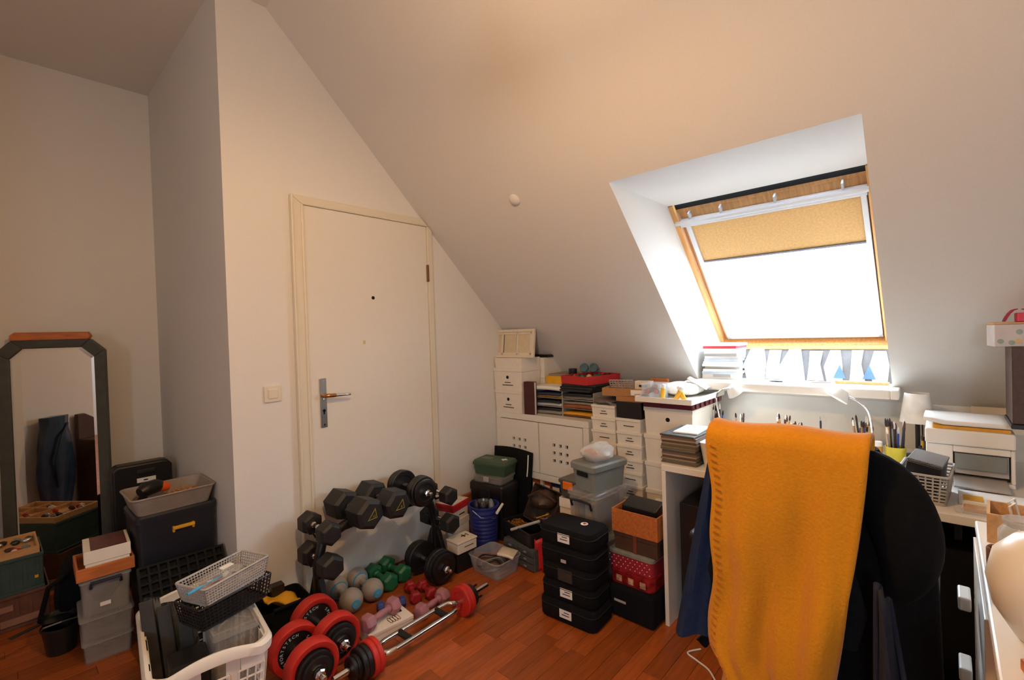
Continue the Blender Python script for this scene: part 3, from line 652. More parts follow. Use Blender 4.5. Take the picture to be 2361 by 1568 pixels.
m_redv = mat('red_vinyl', (150, 26, 34), .5, var=.1); m_bluev = mat('blue_vinyl', (44, 66, 140), .5, var=.1)
lay('small red dumbbell on the floor in front of the green pair', (1.262, 1.812), (1.300, 1.908), .031, m_redv, 'small red dumbbells')
lay('small red dumbbell on the floor beside the black plates', (1.329, 1.784), (1.345, 1.872), .031, m_redv, 'small red dumbbells')
lay('small blue dumbbell on the floor behind the mauve one', (1.205, 1.836), (1.118, 1.875), .026, m_bluev, None)
lay('mauve hex dumbbell lying on the white printed box', (.968, 1.722), (1.104, 1.752), .038, m_mauve, 'mauve dumbbells', .05)
lay('mauve hex dumbbell lying on the floor by the chrome bar', (1.206, 1.692), (1.342, 1.716), .038, m_mauve, 'mauve dumbbells')
t = thing('printed_box', 'flat white box printed with chain links and a black shape', 'box', (1.058, 1.738, 0), -5)
MB().bx(-.098, .098, -.056, .056, 0, .034).build('base', m_wcard, t, bevel=.002)
MB().bx(-.0995, .0995, -.0575, .0575, .0345, .05).build('lid', m_wcard, t, bevel=.002)
for k in range(4):
    MB().tube([(.008+.012*k+.006*math.cos(a), -.022+.022*math.sin(a), .0503) for a in [2*math.pi*i/16 for i in range(16)]], .0012, 5, True).build('print_link', m_redv if k == 3 else m_ink, t)
MB().ext([(.045, .012), (.078, .002), (.082, .026), (.052, .034)], .05, .0505).build('print_shape', m_ink, t)

# red-rim dumbbells
def redbell(label, x, yb, yf, r=.092):
    c = (yb+yf)/2; t = thing('dumbbell', label, 'dumbbell', (x, c, r), 0, 'red-rimmed dumbbells')
    for s_, yy in ((1, yb-c), (-1, yf-c)):
        MB().loft([[(q_*math.cos(2*math.pi*i/48), q_*math.sin(2*math.pi*i/48), z_) for i in range(48)] for q_, z_ in ((r*.72, -.022), (r*.78, -.026), (r*.94, -.027), (r, -.019), (r, .019), (r*.94, .027), (r*.78, .026), (r*.72, .022), (r*.72, -.022))], False, TR((0, yy, 0)) @ ALY).build('rim', m_red, t, smooth=35)
        pl_ = MB().lathe([(r*.2, -.016), (r*.70, -.019), (r*.73, -.0215), (r*.73, .0215), (r*.70, .019), (r*.2, .016)], 40, TR((0, yy, 0)) @ ALY).build('plate', m_blackp, t, smooth=35)
        for half in (0, 1):
            wd = 'SPORTSTECH'
            lt = MB()
            for i, chh in enumerate(wd):
                a = R(215-14.5*i-180*half); q = text(chh, .0155)
                lt.add(q.v, q.f, TR((r*.57*math.cos(a), yy-.0196, r*.57*math.sin(a))) @ RX(90) @ RZ(math.degrees(a)-90))
            lt.build('lettering', m_print, pl_)
        y = .0225
        for rr_, l in (((r*.70, .016), (r*.56, .014)) if s_ < 0 else ((r*.66, .016),)):
            disc(rr_, l, m_blackp, t, yy+s_*(y+l/2), 'small_plate'); y += l+.0005
        nut(t, yy+s_*y, s_, .019)
    MB().cyl((0, yf-c, 0), (0, yb-c, 0), .013, n=14).build('bar', m_chrome, t, smooth=True)
redbell('red-rimmed dumbbell standing farther back, behind the nearer red one', .832, 1.905, 1.722)
redbell('red-rimmed dumbbell nearest the laundry basket', .702, 1.785, 1.640)

# chrome frame bar with plates
t = thing('tricep_bar', 'chrome frame barbell with red and black plates lying on the floor', 'barbell', (1.12, 1.567, .064), 2)
MB().tube([(-.155, -.038, 0), (.13, -.038, 0), (.165, -.032, 0), (.185, -.012, 0), (.188, 0, 0), (.185, .012, 0), (.165, .032, 0), (.13, .038, 0), (-.155, .038, 0), (-.185, .030, 0), (-.203, .012, 0), (-.205, 0, 0), (-.203, -.012, 0), (-.185, -.030, 0)], .0105, 12, True).build('frame', m_chrome, t, smooth=True)
for x in (-.085, .10): MB().cyl((x, -.034, 0), (x, .034, 0), .013, n=14).build('grip', m_black, t, smooth=True)
for s_ in (-1, 1):
    x = .205 if s_ > 0 else -.215
    seq = [(.064, .020, m_red), (.064, .020, m_red), (.058, .018, m_blackp), (.056, .018, m_blackp), (.042, .014, m_blackp), (.040, .014, m_blackp)]
    if s_ > 0: seq = [(.064, .020, m_red), (.064, .020, m_red), (.052, .018, m_blackp), (.046, .014, m_blackp)]
    MB().cyl((x-.012*s_, 0, 0), (x+s_*.17, 0, 0), .0125, n=16).build('sleeve', m_chrome, t, smooth=True)
    for r, l, mm in seq:
        disc(r, l, mm, t, x+s_*l/2, 'plate', 36, ALX); x += s_*(l+.0005)
    if s_ > 0:
        cl = MB().lathe([(.026, 0), (.026, .014)], 20, TR((x, 0, 0)) @ ALX).build('collar', m_blackp, t, smooth=True)
        for zz in (-.02, .02): MB().cyl((x+.008, zz*.6, zz), (x+.045, zz*.8, zz), .005, n=8).build('prong', m_blackp, cl)

# ================================================================== corner: first-aid, toolbox, bucket, tools
t = thing('toolbox', 'black plastic toolbox under the clear and green boxes in the corner', 'toolbox', (2.045, 2.065, 0), 6)
MB().pan(.168, .25, .275, .006, .93, .015).build('body', m_blackp, t, smooth=True)
MB().loft([rr(.176, .258, .015, .275), rr(.176, .258, .015, .312), rr(.166, .248, .015, .322)]).build('lid', m_blackp, t, smooth=30)
MB().bx(-.093, -.086, -.04, .04, .235, .295).build('latch', m_black, t, bevel=.003)
MB().bx(-.0895, -.0878, .0, .06, .20, .206).build('lettering', m_lgrey, t)
t = thing('clear_tub', 'clear lidded tub between the black toolbox and the green first-aid box', 'tub', (2.05, 2.07, .322), 9)
MB().pan(.15, .215, .036, .003, .95, .012).build('body', m_clearw, t, smooth=True)
MB().loft([rr(.160, .225, .012, .034), rr(.160, .225, .012, .043), rr(.150, .215, .012, .046)]).build('lid', m_clearw, t, smooth=30)
MB().bx(-.084, -.079, -.02, .02, .012, .042).build('clip', m_lgrey, t, bevel=.002)
t = thing('first_aid_box', 'dark green first-aid box with a white cross on its lid', 'first-aid box', (2.062, 2.068, .368), 12)
MB().pan(.150, .232, .062, .005, .92, .014).build('body', m_olive, t, smooth=True)
MB().loft([rr(.160, .242, .016, .058), rr(.160, .242, .016, .070), rr(.140, .222, .012, .084)]).build('lid', m_olive, t, smooth=30)
MB().bx(.0, .014, -.085, -.045, .0835, .0848).bx(-.013, .027, -.072, -.058, .0835, .0847).build('cross', m_paper, t)
MB().bx(-.015, -.010, .02, .095, .0835, .0846).bx(.01, .015, .02, .095, .0835, .0846).build('lettering', m_lgrey, t)
t = thing('tote_bag', 'flat black fabric tote leaning on the white cabinet', 'bag', (2.175, 2.06, 0), 0, rot=(0, R(4), 0))
MB().grid(lambda u, v: (.012*math.sin(5*v+2*u)*(1-v), .165-.34*u+(.02*(1-v)), .485*v+.012*math.sin(3.2*u)*v), 12, 12).build('body', m_blackf, t, solid=.012, smooth=True)
MB().tube([(-.012, -.15, .47), (-.02, -.155, .40), (-.02, -.15, .34)], .004, 6).build('cord', m_paper, t, smooth=True)
t = thing('blue_bucket', 'dark blue ribbed bucket crammed with cans and tools', 'bucket', (1.865, 1.975, 0))
prof = [(.072, 0)]
for k in range(8): prof += [(.074+.0012*k, .05+k*.022), (.0765+.0012*k, .056+k*.022), (.0765+.0012*k, .064+k*.022), (.074+.0012*k, .07+k*.022)]
prof += [(.084, .236), (.090, .24), (.090, .25), (.080, .25), (.070, .01)]
MB().lathe(prof, 28).build('body', m_blue, t, smooth=35)
MB().tube([(-.088, 0, .235), (-.07, -.05, .20), (0, -.09, .185), (.07, -.05, .20), (.088, 0, .235)], .0025, 6).build('handle', m_steel, t, smooth=True)
o = MB().lathe([(.030, 0), (.031, .10), (.033, .105), (.033, .112), (.028, .112), (.028, .106)], 20).build('tin_can', m_steel, smooth=35, loc=(1.835, 1.945, .172)); tag(o, 'open tin can in the dark blue bucket', 'can')
for k, (x, y, m_) in enumerate(((1.885, 1.998, m_blackp), (1.90, 1.95, m_grey), (1.845, 2.015, m_navy))):
    o = MB().blob((0, 0, .09), .026, .026, .08, 10, 7, .15, 30+k).build('tool_pouch', m_, smooth=True, loc=(x, y, .10)); tag(o, ['black pouch at the back of the blue bucket', 'grey pouch beside the can in the blue bucket', 'navy pouch at the left of the blue bucket'][k], 'pouch')
tag(MB().bx(0, .40, 0, .018, 0, .244).build('wood_board', m_base, bevel=.003, loc=(1.80, 2.184, 0)), 'brown wooden board standing against the wall behind the toolbox', 'board')
# white boxes with red book, first aid tin
t = thing('white_carton', 'white carton on the floor under the red and white boxes', 'box', (1.735, 2.10, 0), 10)
MB().bx(-.075, .075, -.06, .06, 0, .148).build('body', m_wcard, t, bevel=.002)
MB().bx(-.077, .077, -.062, .062, .149, .185).build('lid', m_wcard, t, bevel=.002)
t = thing('white_box', 'white box stacked under the red-edged box', 'box', (1.735, 2.10, .185), 12)
MB().bx(-.074, .074, -.056, .056, 0, .052).build('body', m_wcard, t, bevel=.003)
MB().bx(-.01, .04, -.0572, -.0558, .02, .026).build('lettering', m_ink, t)
t = thing('game_box', 'red-edged white box with printed lid beside the blue bucket', 'box', (1.738, 2.10, .237), 14)
MB().bx(-.076, .076, -.06, .06, 0, .02).build('base', m_redp, t, bevel=.002)
MB().bx(-.078, .078, -.062, .062, .0205, .042).build('lid', m_redp, t, bevel=.002)
MB().bx(-.074, .074, -.058, .058, .042, .0428).build('lid_print', mat('pale_print', (206, 196, 186), .5, var=.2, scale=40), t)
t = thing('dark_case', 'dark box on the floor under the white first-aid tin', 'box', (1.615, 1.90, 0), -2)
MB().bx(-.06, .06, -.045, .045, 0, .088).build('body', m_blackp, t, bevel=.005)
MB().bx(-.062, .062, -.047, .047, .0885, .101).build('lid', m_blackp, t, bevel=.004)
t = thing('first_aid_tin', 'cream first-aid tin with a black cross beside the dumbbells', 'first-aid box', (1.618, 1.890, .101), -2)
MB().bx(-.064, .064, -.047, .047, 0, .05).build('body', m_cream, t, bevel=.005)
MB().bx(-.067, .067, -.050, .050, .0505, .062).build('lid', m_cream, t, bevel=.004)
MB().bx(.012, .020, -.010, .022, .062, .0628).bx(.0, .032, .002, .010, .062, .0627).bx(.038, .043, -.008, .022, .062, .0628).build('cross', m_ink, t)
MB().bx(-.02, .04, -.0482, -.0468, .028, .031).build('lettering', m_ink, t)
# clear box with grey stuff and white packet
t = thing('clear_open_box', 'open clear plastic box of cables on the floor in the corner', 'box', (1.712, 1.742, 0), -1)
MB().pan(.185, .225, .085, .003, .86, .03).build('body', m_clear, t, smooth=True)
MB().tube(rr(.187, .227, .03, .085), .003, 6, True).build('rim', m_clear, t, smooth=True)
for k in range(4):
    o = MB().tube([(math.cos(a)*(.05+.008*k)*(1+.15*math.sin(2*a+k)), math.sin(a)*(.06+.006*k), .010+.010*k+.006*math.sin(3*a+k)) for a in [2*math.pi*i/26 for i in range(26)]], .0045, 6, True).build('cable_coil', [m_blackp, m_grey, m_brown, m_blackp][k], smooth=True, loc=(1.708, 1.755, .0045))
    tag(o, ['lowest black cable coil in the clear corner box', 'grey cable coil in the clear corner box', 'brown cable coil in the clear corner box', 'top black cable coil in the clear corner box'][k], 'cable', 'cable coils in the clear box')
t = thing('white_packet', 'cream folded packet resting on the front edge of the clear box', 'packet', (1.735, 1.672, .0885), 24, rot=(R(8), R(6), R(28)))
MB().grid(lambda u, v: ((u-.5)*.105, (v-.5)*.085, .012+.008*math.sin(3.14*u)*math.sin(3.14*v)-.012*max(0, .3-v)), 10, 10).build('sheet', m_cream, t, solid=.012, smooth=True)
MB().bx(-.05, .05, -.044, -.02, .010, .018).build('fold', m_cream, t, bevel=.003)
# black open tool case with drawers underneath
t = thing('parts_drawers', 'grey translucent parts drawers on the floor under the open tool case', 'drawers', (1.925, 1.665, 0), -6)
MB().bx(-.10, .10, -.12, .12, 0, .115).build('body', mat('smoke_grey', (74, 78, 78), .4, var=.15), t, bevel=.004)
for k in range(3):
    for j in range(2):
        q = MB().bx(-.108, -.098, -.115+.117*j, -.115+.117*j+.112, .006+.036*k, .038+.036*k).build('drawer', mat('smoke_grey', (74, 78, 78)), t, bevel=.003)
        MB().bx(-.114, -.107, -.07+.117*j, -.05+.117*j, .018+.036*k, .026+.036*k).build('pull', m_grey, q, bevel=.001)
t = thing('open_tool_case', 'open black tool case with brass screws and tools in front of the cabinet', 'toolbox', (1.945, 1.68, .115), -14)
MB().pan(.215, .27, .075, .007, .94, .012).build('tray', m_blackp, t, smooth=True)
MB().bx(-.09, .09, -.005, .005, .01, .06).build('divider', m_blackp, t)
MB().pan(.20, .25, .05, .006, .95, .012, 0, TR((.115, 0, .13)) @ RY(-62)).build('open_lid', mat('worn_brown', (58, 44, 36), .6, var=.25), t, smooth=True)
rnd = random.Random(4); sc = MB()
for k in range(240):
    sc.bx(-.009, .009, -.0018, .0018, -.0018, .0018, TR((rnd.uniform(-.085, -.01), rnd.uniform(.015, .115), .045+.02*rnd.random())) @ RZ(rnd.uniform(0, 180)) @ RY(rnd.uniform(-30, 30)))
sc.bx(-.088, -.008, .012, .118, .009, .045)
o = sc.build('brass_screws', mat('brass', (190, 140, 70), .35, .8, var=.2), loc=t.location, rz=-14); tag(o, 'heap of brass screws in the open tool case', 'screws', None, 'stuff')
for k in range(5):
    o = MB().tube([(-.06, 0, 0), (-.015, 0, 0), (-.005, 0, 0), (.06, 0, 0)], [.009, .010, .003, .003], 8).build('hand_tool', [m_blackp, m_redp, m_grey, m_brown, m_yel][k], smooth=True, loc=(1.955+.014*k, 1.60+.010*k, .205+.003*k), rz=40+32*k)
    tag(o, ['black', 'red', 'grey', 'brown', 'yellow'][k]+' handled tool lying on the open tool case', 'tool')
t = thing('leather_pouch', 'brown leather tool pouch slumped on the open tool case', 'pouch', (2.03, 1.66, .245), 20)
MB().blob((0, 0, .05), .07, .09, .05, 16, 8, .13, 21).build('body', mat('brown_leather', (66, 48, 38), .5, var=.3), t, smooth=True)
MB().tube([(-.04, -.08, .06), (-.07, 0, .12), (-.03, .08, .07)], .007, 6).build('strap', m_brown, t, smooth=True)
o = MB().cyl((-.085, 0, 0), (.085, 0, 0), .0075, n=12).build('white_rod', m_lgrey, smooth=True, loc=(1.862, 1.655, .205)); o.rotation_euler = (0, R(-20), R(-62)); tag(o, 'pale grey rod lying across the open tool case', 'rod')
o = MB().cyl((-.05, 0, 0), (.05, 0, 0), .008, n=12).build('rope_end', m_paper, smooth=True, loc=(1.895, 1.875, .235)); o.rotation_euler = (0, R(-8), R(25)); tag(o, 'white rope end sticking out beside the blue bucket', 'rope')
t = thing('red_cloth', 'red cloth hanging beside the black bag stack', 'cloth', (1.845, 1.560, 0))
MB().grid(lambda u, v: (.012*math.sin(8*u), -.03+.06*u, .165*(1-v)+.006*math.sin(9*u)), 8, 8).build('cloth', m_redp, t, solid=.005, smooth=True)

# ================================================================== white cabinet with doors and binders
XF = 2.224
t = thing('cube_cabinet', 'white cube cabinet with two doors punched with nine square holes each', 'cabinet', (XF, 1.842, 0))
hw = .362; zt = .716
MB().bx(0, .39, -hw, -hw+.038, 0, zt-.0385).build('side_panel', m_white, t, bevel=.002)
MB().bx(0, .39, hw-.038, hw, 0, zt-.0385).build('side_panel', m_white, t, bevel=.002)
MB().bx(0, .39, -hw, hw, zt-.038, zt).build('top_panel', m_white, t, bevel=.002)
MB().bx(0, .39, -hw+.0385, hw-.0385, .322, .362).build('shelf_panel', m_white, t, bevel=.002)
MB().bx(0, .39, -hw+.0385, hw-.0385, 0, .036).build('bottom_panel', m_white, t, bevel=.002)
MB().bx(.01, .39, -.010, .010, .0365, .3215).build('divider', m_white, t)
MB().bx(.385, .39, -hw+.0385, hw-.0385, .0365, zt-.0385).build('back_panel', m_white, t)
for s_ in (1, -1):
    y0, y1 = (.004, hw-.042) if s_ > 0 else (-hw+.042, -.004)
    q = MB(); 
    zs = [.366, .448, .468, .495, .515, .542, .562, .674]; cy = (y0+y1)/2; a = [y0, cy-.057, cy-.037, cy-.010, cy+.010, cy+.037, cy+.057, y1]
    for i in range(7):
        for j in range(7):
            if i % 2 == 1 and j % 2 == 1: continue
            q.bx(-.002, .014, a[i], a[i+1], zs[j], zs[j+1])
    dd = q.build('door', m_white, t)
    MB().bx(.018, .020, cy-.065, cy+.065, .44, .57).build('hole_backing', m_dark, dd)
for k, (y, wdt, m_, lab) in enumerate(((1.812, .052, mat('rust_binder', (166, 70, 40), .6), 'rust-red ring binder, middle of the lower cabinet row'), (1.746, .072, mat('navy_binder', (40, 48, 82), .6), 'navy ring binder with a white spine label in the lower cabinet row'), (1.905, .06, mat('orange_binder', (190, 92, 44), .6), 'orange ring binder half hidden behind the black tote'), (1.975, .06, m_blackp, 'black ring binder at the left of the lower cabinet row'))):
    t2 = thing('ring_binder', lab, 'binder', (XF+.03, y, .036), group='ring binders in the cabinet')
    MB().bx(0, .25, -wdt/2, wdt/2, 0, .272).build('cover', m_, t2, bevel=.003)
    lb = MB().bx(-.0012, .0005, -wdt*.36, wdt*.36, .03 if k else .05, .25).build('spine_label', m_paper, t2)
    MB().bx(-.002, -.001, -wdt*.2, wdt*.2, .20, .215).build('lettering', m_ink, lb)

# white boxes on the cabinet with round holes
def hole_box(label, loc, w, d, h, rz=0, mark=None, lid=True):
    t = thing('storage_box', label, 'box', loc, rz, 'white storage boxes with a finger hole')
    MB().loft([rr(w*.97, d*.96, .002, 0), rr(w, d, .002, h-(.022 if lid else 0))]).build('body', m_wcard, t, bevel=.001)
    if lid: MB().bx(-w/2-.003, w/2+.003, -d/2-.003, d/2+.003, h-.0215, h).build('lid', m_wcard, t, bevel=.0015)
    MB().cyl((-w/2-.001, 0, h*.80-.03), (-w/2+.006, 0, h*.80-.03), .0105, n=20).build('finger_hole', m_dark, t)
    if mark:
        MB().bx(-w/2-.0008, -w/2+.004, -.025, .025, h*.34, h*.34+.004).build('lettering', m_ink, t); MB().bx(-w/2-.0008, -w/2+.004, -.045, .045, h*.22, h*.22+.004).build('lettering', m_ink, t)
    return t
hole_box('white finger-hole box on the cabinet, lower of the left pair', (2.315, 2.085, .716), .19, .235, .145, -1, 1)
hole_box('white finger-hole box on the cabinet, upper of the left pair', (2.312, 2.087, .861), .19, .24, .142, 1, 1)
t = thing('shallow_box', 'shallow white lid box on top of the finger-hole pair', 'box', (2.315, 2.085, 1.003), 0)
MB().loft([rr(.18, .225, .002, 0), rr(.19, .235, .002, .065)]).build('body', m_wcard, t, bevel=.001)
t = thing('white_file_box', 'plain white box behind the finger-hole pair on the cabinet', 'box', (2.512, 2.073, .716), 0)
MB().bx(-.09, .09, -.13, .13, 0, .21).build('body', m_wcard, t, bevel=.002)
MB().bx(-.094, .094, -.134, .134, .2105, .345).build('lid', m_wcard, t, bevel=.002)
t = thing('triple_photo_frame', 'cream picture frame with three openings standing on the white boxes', 'picture frame', (2.262, 2.105, 1.0685), 0, rot=(0, R(7), R(2)))
fw_ = MB(); W2, H2 = .205, .185
q = [(-W2, 0), (W2, 0), (W2, H2), (-W2, H2)]; q2 = [(-W2+.018, .018), (W2-.018, .018), (W2-.018, H2-.018), (-W2+.018, H2-.018)]
for i in range(4):
    j = (i+1) % 4; fw_.ext([q[i], q[j], q2[j], q2[i]], -.010, .008, 'x')
fw_.build('frame', m_cream, t, bevel=.002)
mt_ = MB()
for y0, y1 in ((-.187, -.168), (-.072, -.056), (.056, .072), (.168, .187)): mt_.bx(-.002, .002, y0, y1, .018, H2-.018)
mt_.bx(-.002, .002, -.187, .187, .018, .032).bx(-.002, .002, -.187, .187, H2-.032, H2-.018).build('mount', m_cream, t)
for y in (-.12, 0, .12): MB().bx(.002, .004, y-.05, y+.05, .03, H2-.03).build('picture', mat('faded_photo', (216, 200, 168), .6, var=.06), t)
tag(MB().bx(-.06, .03, -.11, .07, 0, .018).build('black_tablet', m_blackp, bevel=.006, loc=(2.50, 2.03, 1.0615)), 'flat black tray on the plain white box behind the picture frame', 'tray')
t = thing('brown_album', 'dark brown leather album standing upright on the cabinet', 'book', (2.245, 1.918, .716), 6)
MB().bx(-.008, .012, -.034, .036, .003, .200).build('pages', m_paper, t)
MB().bx(-.014, -.0085, -.037, .038, 0, .205).bx(.0125, .017, -.037, .038, 0, .205).bx(-.014, .017, .0365, .041, 0, .205).build('cover', mat('oxblood_leather', (72, 30, 24), .5, var=.15), t, bevel=.002)
# letter trays, two columns
def letter_tray(label, loc, w, d, rz, contents):
    t = thing('letter_tray', label, 'letter tray', loc, rz, 'stacked letter trays')
    MB().bx(-d/2, d/2, -w/2, w/2, 0, .004).bx(-d/2, d/2, -w/2, -w/2+.004, .004, .05).bx(-d/2, d/2, w/2-.004, w/2, .004, .05).bx(d/2-.004, d/2, -w/2+.004, w/2-.004, .004, .05).build('tray', mat('clear_grey_tray', (190, 184, 172), .4, clear=.7), t)
    for k, (m_, hh, off) in enumerate(contents):
        z = .005+sum(c[1]+.0006 for c in contents[:k])
        o = MB().grid(lambda u, v: ((u-.5)*(d*.94), (v-.5)*(w*.88), .002*math.sin(4*u+k)+.0015*math.sin(5*v)), 6, 6).build('paper_stack', m_, smooth=True)
        mo = o.modifiers.new('s', 'SOLIDIFY'); mo.thickness = hh*.85; mo.offset = 1
        o.location = (loc[0]-.01+off*math.cos(R(rz)), loc[1]+off*.2, loc[2]+z+.003); o.rotation_euler.z = R(rz)
        NPS[0] += 1; tag(o, contents_label(m_)+' papers, '+['lowest', 'next', 'third', 'top'][k]+' in the '+label.replace('letter tray', 'tray'), 'papers')
NPS = [0]
m_brownp = mat('brown_paper', (150, 84, 48), .7, var=.2, scale=8); m_blackpp = mat('black_folder', (30, 32, 36), .5); m_greyp = mat('grey_paper_edge', (150, 140, 126), .8, var=.3, scale=60, stretch=(1, 1, 40)); m_yelp = mat('yellow_folder', (222, 160, 40), .6)
def contents_label(m_): return {'paper': 'white', 'brown_paper': 'brown', 'black_folder': 'black', 'grey_paper_edge': 'grey edged', 'yellow_folder': 'yellow', 'navy_binder': 'navy'}.get(m_.name, 'mixed')
TL = [('bottom', .716), ('second', .768), ('third', .820), ('fourth', .872)]
CA = [[(m_greyp, .022, 0), (m_blackpp, .012, -.01)], [(m_paper, .016, 0), (m_blackpp, .014, -.02)], [(m_yelp, .008, 0), (MATS['navy_binder'], .018, -.015)]]
CB = [[(m_brownp, .010, 0), (m_yelp, .014, -.015)], [(m_brownp, .020, -.01), (m_greyp, .010, 0)], [(m_greyp, .018, 0), (m_blackpp, .014, -.02)]]
for k in range(3):
    letter_tray('%s letter tray of the left column on the cabinet' % TL[k][0], (2.435, 1.822, TL[k][1]), .225, .29, 1, CA[k])
    letter_tray('%s letter tray of the right column on the cabinet' % TL[k][0], (2.435, 1.592, TL[k][1]), .225, .29, -1, CB[k])
t = thing('paper_pile', 'curling pile of white papers on the left letter trays', 'papers', (2.415, 1.825, .872), 3)
MB().grid(lambda u, v: ((u-.5)*.29, (v-.5)*.225, .012+.004*math.sin(3*v)-.012*max(0, .4-u)), 8, 8).build('sheets', m_paper, t, solid=.018, smooth=True)
t = thing('yellow_box', 'flat yellow box with papers on it behind the white paper pile', 'box', (2.50, 1.815, .896), 0)
MB().bx(-.10, .10, -.10, .10, 0, .05).build('body', m_yel, t, bevel=.003)
MB().bx(-.09, .09, -.09, .085, .0505, .062).build('papers', m_greyp, t)
for k in range(3):
    o = MB().bx(-.15, .15, -.115, .115, 0, .0145).build('black_folder', m_blackpp, bevel=.003, loc=(2.42+.006*k, 1.600-.004*k, .872+.0148*k), rz=-3+3*k); tag(o, ['lowest', 'middle', 'top'][k]+' black folder under the red tray on the right column', 'folder', 'black folders under the red tray')
t = thing('red_tray', 'red tray full of small craft parts on top of the letter trays', 'tray', (2.42, 1.585, .9165), -10)
MB().pan(.30, .215, .048, .006, .98, .01).build('tray', m_redp, t, smooth=True)
rnd = random.Random(8)
for k in range(26):
    m_ = [m_redp, m_brown, m_steel, m_blackp, m_green, m_woodl][k % 6]
    MB().blob((rnd.uniform(-.12, .12), rnd.uniform(-.085, .085), .028), .020, .014, .020, 8, 5, .2, 60+k).build('craft_part', m_, t, smooth=True)
t = thing('glass_goggles', 'pair of blue-grey goggles lying on the red tray', 'goggles', (2.49, 1.64, .9685), 20)
for s_ in (-1, 1): MB().lathe([(.026, 0), (.030, .008), (.026, .022), (.020, .022), (.022, .008)], 20, TR((0, s_*.030, .028)) @ RY(-80)).build('lens', mat('blue_glass', (90, 130, 140), .15, clear=.7), t, smooth=True)
MB().tube([(.006, -.055, .028), (.05, -.05, .02), (.06, 0, .02), (.05, .05, .02), (.006, .055, .028)], .006, 8).build('band', m_grey, t, smooth=True)
tag(MB().lathe([(.025, 0), (.026, .002), (.026, .034), (.024, .036), (.002, .036)], 24).build('black_tin', m_blackp, smooth=35, loc=(2.44, 1.728, .9585)), 'small round black tin at the left corner of the red tray', 'tin')

# ================================================================== columns of labelled white boxes
def card_box(label, x, y, z, w, d, h, rz, group, mark=1):
    t = thing('card_box', label, 'box', (x, y, z), rz, group)
    MB().loft([rr(d*.97, w*.93, .001, 0), rr(d, w*.985, .001, h-.0005)]).build('body', m_wcard, t)
    MB().bx(-d/2-.004, d/2+.002, -w/2, w/2, h*.80, h-.0006).build('lid', m_wcard, t, bevel=.001)
    if mark:
        for zz, ww in ((.50, .012), (.30, .020)) if mark == 1 else ((.42, .026),): MB().bx(-d/2-.0012, -d/2+.004, -ww-.004*(mark % 3), ww, h*zz, h*zz+.003).build('lettering', m_ink, t)
ORD = ['bottom', 'second', 'third', 'fourth', 'fifth', 'sixth', 'seventh', 'eighth', 'ninth', 'tenth', 'eleventh', 'top']
rnd = random.Random(12)
for k in range(12):
    card_box('labelled white card box, %s up in the column next to the cabinet' % ORD[k], 2.342+rnd.uniform(-.005, .005), 1.380, .0683*k, .152, .24, .0683, rnd.uniform(-1.5, 1.5), 'white boxes in the left column', 1+(k % 3 == 0))
ORD2 = ORD[:10]+['top']
for k in range(11):
    card_box('labelled white card box, %s up in the middle column' % ORD2[k], 2.335+rnd.uniform(-.005, .005), 1.219, .0695*k, .146, .26, .0695, rnd.uniform(-1.5, 1.5), 'white boxes in the middle column', 1+(k % 4 == 2))
for k in range(5):
    t = hole_box('large white box, %s of the right column beside the desk' % ['bottom', 'second', 'third', 'fourth', 'fifth'][k], (2.365, 1.012, .1393*k), .30, .246, .1393, rnd.uniform(-1, 1), None, True)
    t['group'] = 'large white boxes in the right column'
t = hole_box('large white box with a finger hole, top of the right column under the red organiser', (2.365, 1.010, .6965), .30, .246, .1393, 0, None, True)
# black box and cardboard trays above the middle columns
t = thing('black_carton', 'black box standing on the middle column of white boxes', 'box', (2.33, 1.220, .7645), 0)
MB().bx(-.12, .12, -.072, .072, 0, .085).build('body', m_blackp, t, bevel=.002)
t = thing('silver_bag', 'grey zipped pouch on top of the left box column', 'pouch', (2.33, 1.40, .8196), 4)
MB().blob((0, 0, .015), .11, .085, .015, 18, 6, .05, 71).build('body', mat('grey_nylon', (120, 112, 108), .5, var=.2), t, smooth=True)
MB().tube([(-.11, -.03, .02), (-.118, -.06, .014), (-.09, -.08, .014), (-.02, -.085, .016)], .006, 6).build('zip_edge', m_steel, t, smooth=True)
t = thing('cardboard_tray', 'shallow brown cardboard tray resting on the black box', 'tray', (2.36, 1.225, .8496), 5)
MB().pan(.26, .17, .026, .003).build('tray', m_card, t)
t = thing('cardboard_box', 'open brown cardboard box with a white label above the shallow tray', 'box', (2.35, 1.285, .876), 12)
MB().pan(.24, .235, .040, .004).build('box', m_card, t)
MB().bx(-.1215, -.1195, -.11, -.04, .006, .034).build('label', m_paper, t)
MB().bx(-.122, -.121, -.10, -.06, .010, .013).build('label_stripe', m_redp, t)
t = thing('punched_tray', 'light grey punched plastic tray standing in the cardboard box', 'tray', (2.37, 1.34, .881), 12, rot=(0, R(62), R(14)))
MB().lattice((-.075, -.065, 0), (.0, -.065, 0), (-.075, .065, 0), (.0, .065, 0), 5, 8, .0035).build('grid', m_lgrey, t)
t = thing('small_carton', 'small cream carton standing at the back of the cardboard box', 'box', (2.40, 1.225, .881), 8)
MB().bx(-.025, .025, -.045, .045, 0, .062).build('body', m_cream, t, bevel=.002)
MB().bx(-.0265, -.0245, -.025, .02, .03, .042).build('print', m_ink, t)
tag(MB().bx(-.012, .012, -.05, .05, 0, .075).build('orange_board', m_wood, loc=(2.475, 1.17, .8760), bevel=.002, rz=4), 'upright orange wooden board behind the cardboard trays', 'board')

